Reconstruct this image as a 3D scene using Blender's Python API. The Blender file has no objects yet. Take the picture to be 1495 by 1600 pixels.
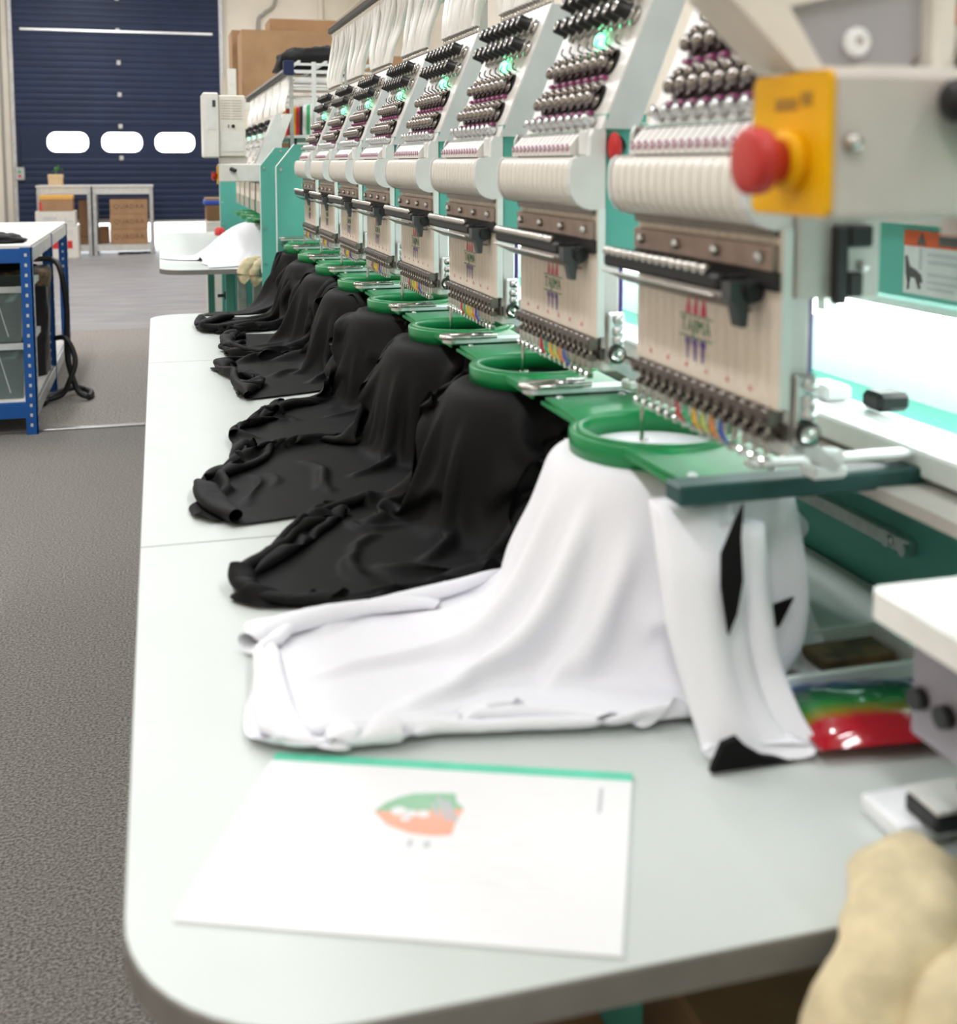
import bpy, bmesh, math, random
from mathutils import Vector, Matrix, noise

scene = bpy.context.scene
col = scene.collection
PI = math.pi

# ------------------------------------------------------------------ camera
cam_data = bpy.data.cameras.new('camera')
cam = bpy.data.objects.new('camera', cam_data)
col.objects.link(cam)
cam_data.sensor_fit = 'HORIZONTAL'
cam_data.sensor_width = 36.0
cam_data.lens = 36.0 * 1800.0 / 1495.0
cam_data.shift_y = -366.0 / 1495.0
cam_data.clip_start = 0.02
cam_data.clip_end = 200
_r = Vector((0.96352, -0.26765, 0.0)); _f = Vector((0.26632, 0.95874, -0.0995))
_r.normalize(); _f.normalize(); _u = _r.cross(_f); _u.normalize(); _f = _u.cross(_r)
cam.matrix_world = Matrix(((_r.x, _u.x, -_f.x, 0.0), (_r.y, _u.y, -_f.y, 0.0), (_r.z, _u.z, -_f.z, 1.35), (0, 0, 0, 1)))
cam_data.dof.use_dof = True
cam_data.dof.focus_distance = 2.7
cam_data.dof.aperture_fstop = 5.6
scene.camera = cam

# ------------------------------------------------------------------ world, exposure
world = bpy.data.worlds.new('daylight')
scene.world = world
world.use_nodes = True
bgn = world.node_tree.nodes['Background']
bgn.inputs[0].default_value = (0.93, 0.97, 1.0, 1)
bgn.inputs[1].default_value = 4.0
vs = scene.view_settings
vs.view_transform = 'Standard'
vs.look = 'None'
vs.gamma = 1.0
vs.use_curve_mapping = False
vs.exposure = 0.48
scene.cycles.use_denoising = True
scene.cycles.max_bounces = 8
scene.cycles.diffuse_bounces = 4
scene.cycles.glossy_bounces = 4
scene.cycles.sample_clamp_indirect = 6.0
scene.cycles.caustics_reflective = False
scene.cycles.caustics_refractive = False

LAMPS = []   # (x, y, watts): ceiling strip lamps, built with the ceiling below
for _y in (-1.6, 1.4, 4.4, 7.4, 10.4, 13.4, 16.4):
    LAMPS.append((-1.2, _y, 49 if _y > 2 else 33 if _y > 0 else 38))
    LAMPS.append((2.0, _y, 26 if _y > 2 else 22 if _y > 0 else 26))

# ------------------------------------------------------------------ materials
MATS = {}
def mat(name, c, rough=0.5, metal=0.0, var=0.06, scale=30.0, bump=0.0, bscale=200.0, emit=None, estr=0.0, trans=0.0, sheen=0.0, coat=0.0, c2=None, stretch=None, ior=1.45, alpha=1.0, spec=0.5):
    m = bpy.data.materials.new(name)
    m.use_nodes = True
    nt = m.node_tree
    b = nt.nodes['Principled BSDF']
    tc = nt.nodes.new('ShaderNodeTexCoord')
    vec = tc.outputs['Object']
    if stretch:
        mp = nt.nodes.new('ShaderNodeMapping'); mp.inputs['Scale'].default_value = stretch
        nt.links.new(vec, mp.inputs['Vector']); vec = mp.outputs['Vector']
    n = nt.nodes.new('ShaderNodeTexNoise')
    n.inputs['Scale'].default_value = scale
    n.inputs['Detail'].default_value = 4
    nt.links.new(vec, n.inputs['Vector'])
    r = nt.nodes.new('ShaderNodeValToRGB')
    a = c2 if c2 else tuple(max(0, v * (1 - var)) for v in c)
    d = c if c2 else tuple(min(1, v * (1 + var)) for v in c)
    r.color_ramp.elements[0].position = 0.35; r.color_ramp.elements[1].position = 0.65
    r.color_ramp.elements[0].color = (*a, 1); r.color_ramp.elements[1].color = (*d, 1)
    nt.links.new(n.outputs['Fac'], r.inputs['Fac'])
    nt.links.new(r.outputs['Color'], b.inputs['Base Color'])
    b.inputs['Roughness'].default_value = rough
    b.inputs['Metallic'].default_value = metal
    b.inputs['IOR'].default_value = ior
    b.inputs['Specular IOR Level'].default_value = spec
    if trans: b.inputs['Transmission Weight'].default_value = trans
    if alpha < 1: b.inputs['Alpha'].default_value = alpha
    if sheen:
        b.inputs['Sheen Weight'].default_value = sheen
    if coat: b.inputs['Coat Weight'].default_value = coat; b.inputs['Coat Roughness'].default_value = 0.08
    if emit:
        b.inputs['Emission Color'].default_value = (*emit, 1); b.inputs['Emission Strength'].default_value = estr
    if bump:
        n2 = nt.nodes.new('ShaderNodeTexNoise'); n2.inputs['Scale'].default_value = bscale; n2.inputs['Detail'].default_value = 3
        nt.links.new(tc.outputs['Object'], n2.inputs['Vector'])
        bp = nt.nodes.new('ShaderNodeBump'); bp.inputs['Strength'].default_value = bump; bp.inputs['Distance'].default_value = 0.01
        nt.links.new(n2.outputs['Fac'], bp.inputs['Height']); nt.links.new(bp.outputs['Normal'], b.inputs['Normal'])
    MATS[name] = m
    return m

M = MATS
mat('table_laminate', (0.605, 0.648, 0.622), 0.45, spec=0.3, var=0.015, scale=6)
mat('edge_band', (0.20, 0.19, 0.18), 0.5)
mat('cream', (0.82, 0.775, 0.70), 0.35, var=0.03)
mat('cream_plate', (0.80, 0.70, 0.60), 0.4, var=0.03)
mat('white_paint', (0.76, 0.77, 0.76), 0.35, var=0.03)
mat('panel_white', (0.82, 0.80, 0.77), 0.35, var=0.03)
mat('grey_paint', (0.62, 0.565, 0.53), 0.45, var=0.03)
mat('side_grey', (0.60, 0.63, 0.64), 0.4, var=0.03)
mat('teal', (0.105, 0.43, 0.355), 0.4, var=0.04, scale=8)
mat('teal_dark', (0.022, 0.075, 0.07), 0.4, var=0.05, scale=8)
mat('mint_panel', (0.74, 0.83, 0.80), 0.4, var=0.02)
mat('hoop_green', (0.008, 0.235, 0.068), 0.3, var=0.05)
mat('chrome', (0.62, 0.60, 0.57), 0.13, 1.0, var=0.04)
mat('zinc', (0.70, 0.72, 0.73), 0.28, 1.0, var=0.08, scale=60)
mat('aluminium', (0.80, 0.81, 0.82), 0.3, 1.0, var=0.05)
mat('dark_steel', (0.16, 0.135, 0.12), 0.35, 0.8, var=0.15)
mat('bronze_plate', (0.34, 0.25, 0.215), 0.4, 0.5, var=0.15)
mat('gunmetal', (0.055, 0.058, 0.06), 0.35, 0.2, var=0.1)
mat('black_plastic', (0.012, 0.012, 0.013), 0.4, var=0.1)
mat('black_rubber', (0.010, 0.010, 0.011), 0.55, var=0.1)
mat('slot_black', (0.006, 0.005, 0.005), 0.5)
mat('chrome_dark_reflection', (0.30, 0.27, 0.255), 0.16, 1.0, var=0.05)  # chrome of the discs, with dark reflections put into its base colour
mat('bracket_grey', (0.40, 0.385, 0.405), 0.45, var=0.03)
mat('knob_white', (0.93, 0.93, 0.95), 0.3, var=0.0)
mat('purple', (0.36, 0.055, 0.20), 0.4)
mat('tube_white', (0.86, 0.84, 0.80), 0.35, var=0.02)
mat('print_red', (0.62, 0.02, 0.10), 0.5)
mat('print_green', (0.03, 0.22, 0.10), 0.5)
mat('print_purple', (0.10, 0.045, 0.30), 0.5)
mat('print_pinkred', (0.55, 0.10, 0.09), 0.5)
mat('thread_cream', (0.74, 0.64, 0.55), 0.5)
mat('led_green', (0.1, 0.9, 0.4), 0.3, emit=(0.12, 1.0, 0.42), estr=5.0)
mat('tube_light', (1, 1, 1), 0.3, emit=(0.97, 1.0, 0.985), estr=8.5)
mat('lamp_diffuser', (1, 1, 1), 0.4, emit=(1.0, 0.97, 0.92), estr=6.0)
mat('black_cloth', (0.0042, 0.0040, 0.0042), 0.68, var=0.12, scale=400, bump=0.06, bscale=1500, spec=0.2)
mat('white_cloth', (0.84, 0.84, 0.885), 0.85, var=0.01, scale=300, bump=0.04, bscale=1500)
mat('beige_cloth', (0.70, 0.59, 0.38), 0.9, var=0.14, scale=40, bump=0.25, bscale=500)
mat('paper', (0.86, 0.86, 0.875), 0.5, var=0.005)
mat('paper_teal', (0.15, 0.66, 0.46), 0.5)
mat('emblem_green', (0.33, 0.58, 0.40), 0.6)
mat('emblem_orange', (0.88, 0.45, 0.33), 0.6)
mat('print_grey', (0.55, 0.55, 0.58), 0.6)
mat('print_faint', (0.87, 0.87, 0.89), 0.6)
mat('print_dark', (0.10, 0.09, 0.09), 0.6)
mat('estop_red', (0.55, 0.035, 0.03), 0.38, var=0.04)
mat('estop_yellow', (0.88, 0.46, 0.002), 0.5, var=0.03, spec=0.25)
mat('print_brown', (0.38, 0.20, 0.01), 0.6)
mat('label_orange', (0.65, 0.10, 0.03), 0.5)
mat('label_white', (0.70, 0.70, 0.70), 0.5)
mat('carpet_near', (0.29, 0.268, 0.246), 0.95, scale=150, c2=(0.10, 0.092, 0.086), bump=0.3, bscale=500)
mat('carpet_far', (0.40, 0.365, 0.335), 0.95, scale=90, c2=(0.17, 0.155, 0.14), bump=0.3, bscale=200)
mat('vinyl', (0.30, 0.285, 0.285), 0.5, c2=(0.21, 0.20, 0.20), scale=3, stretch=(0.6, 3, 1))
mat('strip_metal', (0.35, 0.34, 0.33), 0.35, 0.8)
mat('concrete', (0.70, 0.69, 0.66), 0.9, var=0.1, scale=4)
mat('wall_cream', (0.84, 0.775, 0.66), 0.8, var=0.04, scale=2)
mat('ceiling_white', (0.80, 0.79, 0.76), 0.9, var=0.02, scale=2)
mat('door_blue', (0.0065, 0.017, 0.058), 0.5, var=0.12, scale=3)
mat('galvanised', (0.52, 0.53, 0.53), 0.4, 0.7, var=0.12, scale=20)
mat('galv_light', (0.60, 0.60, 0.57), 0.5, 0.2, var=0.08)
mat('glass_clear', (1, 1, 1), 0.02, trans=1.0, var=0.0)
mat('pipe_grey', (0.35, 0.34, 0.31), 0.5)
mat('cardboard', (0.36, 0.215, 0.115), 0.85, var=0.08, scale=8)
mat('cardboard_dark', (0.23, 0.125, 0.06), 0.85, var=0.08, scale=8)
mat('cardboard_print', (0.13, 0.07, 0.035), 0.85)
mat('carton_white', (0.72, 0.70, 0.64), 0.7, var=0.04)
mat('carton_yellow', (0.78, 0.42, 0.10), 0.7)
mat('red_paint', (0.60, 0.03, 0.03), 0.5)
mat('blue_paint', (0.006, 0.085, 0.33), 0.4, var=0.06)
mat('blue_dark', (0.004, 0.014, 0.07), 0.4)
mat('board_white', (0.78, 0.76, 0.72), 0.45, var=0.03)
mat('bin_plastic', (0.55, 0.68, 0.66), 0.18, trans=0.75, var=0.02, ior=1.2)
mat('bin_rim', (0.62, 0.66, 0.65), 0.35, var=0.02)
mat('bin_contents', (0.20, 0.36, 0.31), 0.8, c2=(0.32, 0.45, 0.42), scale=14, stretch=(1, 1, 6))
mat('bag_black', (0.010, 0.010, 0.011), 0.38, var=0.1, bump=0.3, bscale=40)
mat('brown_band', (0.20, 0.13, 0.06), 0.6, c2=(0.04, 0.04, 0.03), scale=30)
mat('leaf_green', (0.13, 0.42, 0.06), 0.5, var=0.2)
mat('pot_kraft', (0.66, 0.48, 0.28), 0.8)
mat('thread_black', (0.012, 0.012, 0.014), 0.5)
mat('thread_yellow', (0.86, 0.47, 0.02), 0.5)
mat('thread_red', (0.55, 0.02, 0.03), 0.5)
mat('thread_green', (0.05, 0.40, 0.16), 0.5)
mat('thread_white', (0.80, 0.80, 0.80), 0.5)
mat('thread_blue', (0.04, 0.09, 0.45), 0.5)
mat('thread_orange', (0.80, 0.25, 0.03), 0.5)
mat('thread_olive', (0.50, 0.55, 0.10), 0.5)
mat('rail_white', (0.86, 0.88, 0.88), 0.25, var=0.02)
mat('phone_white', (0.86, 0.87, 0.90), 0.2, var=0.01)
mat('lever_black', (0.012, 0.012, 0.014), 0.4)
mat('mauve_grey', (0.30, 0.28, 0.33), 0.45)

# packet film: bands of colour across the packet's length
def packet_material():
    m = bpy.data.materials.new('packet_film'); m.use_nodes = True
    nt = m.node_tree; b = nt.nodes['Principled BSDF']
    tc = nt.nodes.new('ShaderNodeTexCoord'); sp = nt.nodes.new('ShaderNodeSeparateXYZ')
    n = nt.nodes.new('ShaderNodeTexNoise'); n.inputs['Scale'].default_value = 25
    nt.links.new(tc.outputs['Object'], n.inputs['Vector'])
    nt.links.new(tc.outputs['Object'], sp.inputs['Vector'])
    ma = nt.nodes.new('ShaderNodeMath'); ma.operation = 'MULTIPLY_ADD'; ma.inputs[1].default_value = 0.02; 
    nt.links.new(n.outputs['Fac'], ma.inputs[0]); nt.links.new(sp.outputs['Y'], ma.inputs[2])
    mr = nt.nodes.new('ShaderNodeMapRange'); mr.inputs['From Min'].default_value = -0.045; mr.inputs['From Max'].default_value = 0.065
    nt.links.new(ma.outputs[0], mr.inputs['Value'])
    cr = nt.nodes.new('ShaderNodeValToRGB'); e = cr.color_ramp.elements
    e[0].position = 0.0; e[0].color = (0.42, 0.008, 0.02, 1); e[1].position = 1.0; e[1].color = (0.008, 0.03, 0.20, 1)
    for p, c in ((0.26, (0.42, 0.008, 0.02)), (0.36, (0.22, 0.20, 0.01)), (0.5, (0.01, 0.20, 0.03)), (0.64, (0.006, 0.10, 0.03)), (0.76, (0.006, 0.05, 0.03)), (0.88, (0.01, 0.035, 0.22))):
        x = e.new(p); x.color = (*c, 1)
    nt.links.new(mr.outputs[0], cr.inputs['Fac']); nt.links.new(cr.outputs['Color'], b.inputs['Base Color'])
    b.inputs['Roughness'].default_value = 0.12; b.inputs['Coat Weight'].default_value = 0.6
    MATS['packet_film'] = m
packet_material()

# ------------------------------------------------------------------ mesh helpers
class MB:
    """collects shapes; coordinates are given in world axes and shifted by -off"""
    def __init__(self, off=(0, 0, 0)):
        self.v = []; self.f = []; self.mi = []; self.sm = []; self.off = Vector(off)
    def raw(self, vs, fs, m=0, smooth=False):
        k = len(self.v)
        o = self.off
        self.v += [(p[0] - o.x, p[1] - o.y, p[2] - o.z) for p in vs]
        for f in fs:
            self.f.append(tuple(i + k for i in f)); self.mi.append(m); self.sm.append(smooth)
        return self
    def box(self, x0, x1, y0, y1, z0, z1, m=0, bev=0.0, seg=1):
        if bev <= 0:
            vs = [(x, y, z) for z in (z0, z1) for y in (y0, y1) for x in (x0, x1)]
            fs = [(0, 2, 3, 1), (4, 5, 7, 6), (0, 1, 5, 4), (2, 6, 7, 3), (0, 4, 6, 2), (1, 3, 7, 5)]
            return self.raw(vs, fs, m)
        bm = bmesh.new()
        bmesh.ops.create_cube(bm, size=1.0)
        for v in bm.verts:
            v.co = Vector((x0 + (v.co.x + .5) * (x1 - x0), y0 + (v.co.y + .5) * (y1 - y0), z0 + (v.co.z + .5) * (z1 - z0)))
        bmesh.ops.bevel(bm, geom=list(bm.edges), offset=bev, segments=seg, affect='EDGES', profile=0.6)
        return self.bm(bm, m, seg > 1)
    def bm(self, bm, m=0, smooth=False):
        bm.verts.index_update()
        self.raw([v.co for v in bm.verts], [[v.index for v in f.verts] for f in bm.faces], m, smooth)
        bm.free()
        return self
    def cyl(self, p0, p1, r, n=12, m=0, r2=None, smooth=True, caps=True):
        p0 = Vector(p0); p1 = Vector(p1); r2 = r if r2 is None else r2
        d = (p1 - p0).normalized(); a = d.orthogonal().normalized(); b = d.cross(a)
        vs = []
        for p, rr in ((p0, r), (p1, r2)):
            for i in range(n):
                t = 2 * PI * i / n
                vs.append(p + (a * math.cos(t) + b * math.sin(t)) * rr)
        fs = [(i, (i + 1) % n, n + (i + 1) % n, n + i) for i in range(n)]
        self.raw(vs, fs, m, smooth)
        if caps:
            self.raw(vs[:n], [tuple(reversed(range(n)))], m); self.raw(vs[n:], [tuple(range(n))], m)
        return self
    def lathe(self, prof, o, axis, n=16, m=0, smooth=True):
        """prof: list of (radius, height[, material]) from base to tip"""
        o = Vector(o); d = Vector(axis).normalized(); a = d.orthogonal().normalized(); b = d.cross(a)
        vs = []; N = len(prof)
        for q in prof:
            for i in range(n):
                t = 2 * PI * i / n
                vs.append(o + d * q[1] + (a * math.cos(t) + b * math.sin(t)) * max(q[0], 1e-5))
        for j in range(N - 1):
            mm = prof[j + 1][2] if len(prof[j + 1]) > 2 else m
            self.raw([], [], mm)
            fs = [(j * n + i, j * n + (i + 1) % n, (j + 1) * n + (i + 1) % n, (j + 1) * n + i) for i in range(n)]
            if j == 0:
                k0 = len(self.v); self.raw(vs, [], m)
            for f in fs:
                self.f.append(tuple(i + k0 for i in f)); self.mi.append(mm); self.sm.append(smooth)
        for idx, rev in ((0, True), (N - 1, False)):
            if prof[idx][0] > 1e-4:
                f = [k0 + idx * n + i for i in range(n)]
                self.f.append(tuple(reversed(f) if rev else f))
                self.mi.append(prof[idx][2] if len(prof[idx]) > 2 else m); self.sm.append(False)
        return self
    def prism(self, poly, axis, a0, a1, m=0, smooth=False):
        """poly in the two other axes, in order (x,z) for 'y', (x,y) for 'z', (y,z) for 'x'"""
        def P(p, a):
            return {'y': (p[0], a, p[1]), 'z': (p[0], p[1], a), 'x': (a, p[0], p[1])}[axis]
        n = len(poly)
        area = sum(poly[i][0] * poly[(i + 1) % n][1] - poly[(i + 1) % n][0] * poly[i][1] for i in range(n))
        if (area < 0) != (axis == 'y'):
            poly = poly[::-1]
        vs = [P(p, a0) for p in poly] + [P(p, a1) for p in poly]
        fs = [(i, (i + 1) % n, n + (i + 1) % n, n + i) for i in range(n)]
        if axis == 'y': pass
        self.raw(vs, fs, m, smooth)
        self.raw(vs[:n], [tuple(reversed(range(n)))], m); self.raw(vs[n:], [tuple(range(n))], m)
        return self
    def tube(self, path, r, n=8, m=0, caps=True):
        pts = [Vector(p) for p in path]; N = len(pts)
        rr = r if isinstance(r, (list, tuple)) else [r] * N
        t0 = (pts[1] - pts[0]).normalized(); a = t0.orthogonal().normalized()
        vs = []
        for i, p in enumerate(pts):
            t = (pts[min(i + 1, N - 1)] - pts[max(i - 1, 0)]).normalized()
            a = (a - t * a.dot(t)).normalized(); b = t.cross(a)
            for k in range(n):
                w = 2 * PI * k / n
                vs.append(p + (a * math.cos(w) + b * math.sin(w)) * rr[i])
        fs = [(i * n + k, i * n + (k + 1) % n, (i + 1) * n + (k + 1) % n, (i + 1) * n + k) for i in range(N - 1) for k in range(n)]
        self.raw(vs, fs, m, True)
        if caps:
            self.raw(vs[:n], [tuple(reversed(range(n)))], m); self.raw(vs[-n:], [tuple(range(n))], m)
        return self
    def ball(self, c, r, m=0, n=10, sq=(1, 1, 1)):
        c = Vector(c); vs = []; h = max(4, n // 2 + 1)
        for j in range(h + 1):
            th = PI * j / h
            for i in range(n):
                ph = 2 * PI * i / n
                vs.append((c.x + r * sq[0] * math.sin(th) * math.cos(ph), c.y + r * sq[1] * math.sin(th) * math.sin(ph), c.z + r * sq[2] * math.cos(th)))
        fs = [(j * n + i, (j + 1) * n + i, (j + 1) * n + (i + 1) % n, j * n + (i + 1) % n) for j in range(h) for i in range(n)]
        return self.raw(vs, fs, m, True)
    def mesh(self, name, mats):
        me = bpy.data.meshes.new(name)
        me.from_pydata(self.v, [], self.f)
        for q in (mats if isinstance(mats, (list, tuple)) else [mats]):
            me.materials.append(M[q])
        me.polygons.foreach_set('material_index', self.mi)
        me.polygons.foreach_set('use_smooth', self.sm)
        me.update()
        return me

def obj(name, data, parent=None, loc=(0, 0, 0), rot=None):
    o = bpy.data.objects.new(name, data)
    col.objects.link(o)
    o.location = loc
    if rot is not None: o.rotation_euler = rot
    if parent is not None: o.parent = parent
    return o
def part(name, mb, mats, parent, loc=(0, 0, 0), rot=None, label=None):
    o = obj(name, mb.mesh(name, mats), parent, loc, rot)
    if label: o['label'] = label
    return o
def tag(o, label, cat, group=None):
    o['label'] = label; o['category'] = cat
    if group: o['group'] = group
    return o
def thing(name, label, cat, loc=(0, 0, 0), group=None, rotz=0.0):
    o = obj(name, None, None, loc, (0, 0, rotz))
    o.empty_display_size = 0.05
    return tag(o, label, cat, group)
def struct(name, mb, mats, parent=None, loc=(0, 0, 0)):
    o = obj(name, mb.mesh(name, mats), parent, loc)
    o['kind'] = 'structure'
    return o
def copy_tree(o, parent=None):
    c = o.copy(); col.objects.link(c); c.parent = parent
    for ch in KIDS.get(o.name, ()):
        copy_tree(ch, c)
    return c
KIDS = {}
def index_kids():
    KIDS.clear()
    for o in bpy.data.objects:
        if o.parent: KIDS.setdefault(o.parent.name, []).append(o)
def text_mesh(name, s, size, mats, ext=0.0003, space=1.0):
    cu = bpy.data.curves.new('lettering', 'FONT')
    cu.body = s; cu.size = size; cu.extrude = ext; cu.align_x = 'CENTER'; cu.align_y = 'CENTER'; cu.space_character = space
    cu.resolution_u = 3
    t = bpy.data.objects.new('lettering_tmp', cu); col.objects.link(t)
    bpy.context.view_layer.update()
    me = bpy.data.meshes.new_from_object(t.evaluated_get(bpy.context.evaluated_depsgraph_get()))
    bpy.data.objects.remove(t); bpy.data.curves.remove(cu)
    me.name = name; me.materials.clear(); me.materials.append(M[mats])
    return me
ROT_FACE_NEG_X = Matrix(((0, 0, -1), (-1, 0, 0), (0, 1, 0))).to_euler()
ROT_FACE_NEG_Y = Matrix(((1, 0, 0), (0, 0, -1), (0, 1, 0))).to_euler()
def smooth_path(pts, per=6):
    """Catmull-Rom through the points"""
    P = [Vector(p) for p in pts]; out = []
    for i in range(len(P) - 1):
        p0 = P[max(i - 1, 0)]; p1 = P[i]; p2 = P[i + 1]; p3 = P[min(i + 2, len(P) - 1)]
        for k in range(per):
            t = k / per
            out.append(0.5 * ((2 * p1) + (p2 - p0) * t + (2 * p0 - 5 * p1 + 4 * p2 - p3) * t * t + (3 * p1 - p0 - 3 * p2 + p3) * t ** 3))
    out.append(P[-1]); return out
def rounded_rect(x0, x1, y0, y1, r, n=8, corners=(1, 1, 1, 1)):
    """counter-clockwise from lower left; corners: LL, LR, UR, UL (1 = rounded)"""
    pts = []
    for (cx, cy, a0, on) in ((x0 + r, y0 + r, PI, corners[0]), (x1 - r, y0 + r, 1.5 * PI, corners[1]), (x1 - r, y1 - r, 0, corners[2]), (x0 + r, y1 - r, .5 * PI, corners[3])):
        if on:
            for k in range(n + 1):
                a = a0 + .5 * PI * k / n
                pts.append((cx + r * math.cos(a), cy + r * math.sin(a)))
        else:
            pts.append((x0 if cx < (x0 + x1) / 2 else x1, y0 if cy < (y0 + y1) / 2 else y1))
    return pts
# ------------------------------------------------------------------ the room
X0, X1, Y0, Y1, ZC = -3.6, 4.2, -3.0, 19.0, 5.0
fl = struct('floor', MB().box(X0, X1, Y0, 6.1, -0.05, 0), 'carpet_near')
struct('carpet_strip', MB().box(X0, X1, 6.1, 9.75, -0.05, 0.0), 'carpet_far', fl)
struct('vinyl_floor', MB().box(X0, X1, 9.75, Y1 + 0.3, -0.05, 0.0), 'vinyl', fl)
part('threshold_strip', MB().box(-3.0, 0.9, 6.085, 6.125, 0.0, 0.009, bev=0.003), 'strip_metal', fl)
struct('ceiling', MB().box(X0 - .1, X1 + .1, Y0 - .1, Y1 + .3, ZC, ZC + .1), 'ceiling_white')
struct('wall_left', MB().box(X0 - .1, X0, Y0, Y1, -.05, ZC), 'wall_cream')
struct('wall_right', MB().box(X1, X1 + .1, Y0, Y1, -.05, ZC), 'wall_cream')
struct('wall_front', MB().box(X0, X1, Y0 - .1, Y0, -.05, ZC), 'wall_cream')
DX0, DX1, DZ1 = -2.06, 1.0, 4.35
wb = struct('wall_back', MB().box(X0, DX0 - .06, Y1, Y1 + .2, -.05, ZC).box(DX1 + .06, X1, Y1, Y1 + .2, -.05, ZC).box(DX0 - .06, DX1 + .06, Y1, Y1 + .2, DZ1, ZC), 'wall_cream')
yd = struct('yard', MB().box(-14, 14, Y1 + .3, Y1 + 22, -.06, -.02), 'concrete')

# sectional door, raised a little
door = struct('door_1', MB((0, 0, 0)).box(DX0 - .055, DX0 + .0, Y1 - .08, Y1 + .1, 0, DZ1).box(DX1, DX1 + .055, Y1 - .08, Y1 + .1, 0, DZ1), 'galvanised')
PZ = [0.44 + .49 * k for k in range(9)]
WIN = [(-1.63, -1.0), (-.83, -.20), (-.03, .60)]
for k in range(8):
    z0, z1 = PZ[k], PZ[k + 1]
    pm = MB()
    y0, y1 = Y1 - .055, Y1 - .01
    if k == 2:
        hz0, hz1 = 1.50, 1.83
        pm.box(DX0, DX1, y0, y1, z0, hz0).box(DX0, DX1, y0, y1, hz1, z1)
        xs = [DX0] + [v for w in WIN for v in w] + [DX1]
        for a, b in zip(xs[::2], xs[1::2]): pm.box(a, b, y0, y1, hz0, hz1)
    else:
        # ribbed skin: five shallow ribs to a panel
        pm.box(DX0, DX1, y0, y1, z0, z1)
        n = 5
        for i in range(n):
            za = z0 + (z1 - z0) * (i + .08) / n; zb = z0 + (z1 - z0) * (i + .92) / n
            pm.prism([(y0 + .001, za), (y0 - .005, za + .016), (y0 - .005, zb - .016), (y0 + .001, zb)], 'x', DX0 + .005, DX1 - .005)
    p = part('door_panel', pm, 'door_blue', door)
    part('hinge_plate', MB().box(-.56, -.50, y0 - .022, y0 - .008, z1 - .035, z1 + .035, bev=.006), 'galv_light', p)
    if k == 2:
        for (a, b) in WIN:
            # rounded frame around the pane
            R = .13
            outer = rounded_rect(a - .012, b + .012, hz0 - .012, hz1 + .012, R, 8); inner = rounded_rect(a + .012, b - .012, hz0 + .012, hz1 - .012, R, 8)
            n = len(outer); fm = MB()
            big = [((a - .012 if q[0] < (a + b) / 2 else b + .012), (hz0 - .012 if q[1] < (hz0 + hz1) / 2 else hz1 + .012)) for q in outer]
            for ya in (y0 - .006, y1 + .006):
                fm.raw([(q[0], ya, q[1]) for q in big] + [(q[0], ya, q[1]) for q in inner], [(i, (i + 1) % n, n + (i + 1) % n, n + i) for i in range(n)])
            fm.raw([(q[0], y0 - .006, q[1]) for q in inner] + [(q[0], y1 + .006, q[1]) for q in inner], [(i, (i + 1) % n, n + (i + 1) % n, n + i) for i in range(n)])
            part('window_frame', fm, 'door_blue', p)
            part('window_pane', MB().box(a + .002, b - .002, Y1 - .035, Y1 - .031, hz0 + .002, hz1 - .002), 'glass_clear', p)
part('lift_bar', MB().box(-1.95, .90, Y1 - .085, Y1 - .067, 3.345, 3.385, bev=.005), 'aluminium', door)
part('bottom_seal', MB().box(DX0, DX1, Y1 - .06, Y1 - .005, .405, .44), 'galv_light', door)
# wall fittings
part('conduit', MB().tube([(-2.24, Y1 - .03, 0.02), (-2.24, Y1 - .03, 4.9)], .022, 8), 'pipe_grey', wb)
part('conduit', MB().tube(smooth_path([(1.62, Y1 - .03, 2.6), (1.62, Y1 - .03, 3.55), (1.72, Y1 - .03, 3.72), (1.9, Y1 - .03, 3.95), (1.9, Y1 - .03, 4.9)]), .03, 8), 'pipe_grey', wb)
part('conduit', MB().tube([(2.62, Y1 - .03, .02), (2.62, Y1 - .03, 4.9)], .05, 8), 'wall_cream', wb)
part('conduit', MB().tube([(2.62, Y1 - .05, 3.45), (3.4, Y1 - .05, 4.1)], .03, 8), 'wall_cream', wb)
ob = thing('switch_box', 'small grey switch box on the cream wall left of the blue door', 'switch box', (-2.02, Y1 - .12, 1.18))
part('case', MB().box(-.07, .07, 0, .1, -.10, .10, bev=.012), 'galvanised', ob)
part('button', MB().cyl((0, 0, .03), (0, -.014, .03), .022), 'thread_green', ob)
part('button', MB().cyl((0, 0, -.035), (0, -.014, -.035), .022), 'red_paint', ob)
part('cable', MB().tube(smooth_path([(0, .05, .1), (.02, .07, .5), (-.02, .08, 1.2), (0, .09, 2.5)]), .012, 6), 'black_rubber', ob)

# ceiling strip lamps
for i, (lx, ly, w) in enumerate(LAMPS):
    side = 'left aisle' if lx < 0 else 'right aisle'
    lt = thing('strip_lamp', 'long white strip lamp hanging from the hall ceiling', 'lamp', (lx, ly, ZC - .35), 'ceiling strip lamps')
    part('housing', MB().box(-.16, .16, -.9, .9, .012, .09, bev=.01), 'white_paint', lt)
    part('diffuser', MB().box(-.13, .13, -.86, .86, -.004, .012), 'lamp_diffuser', lt)
    part('suspension_wire', MB().cyl((0, -.6, .09), (0, -.6, .35), .004, 6).cyl((0, .6, .09), (0, .6, .35), .004, 6), 'galvanised', lt)
    ld = bpy.data.lights.new('strip_lamp_light', 'AREA'); ld.shape = 'RECTANGLE'; ld.size = .26; ld.size_y = 1.72; ld.energy = w; ld.color = (.935, .955, 1.0)
    lo = obj('lamp_light', ld, lt, (0, 0, -.012))

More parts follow.
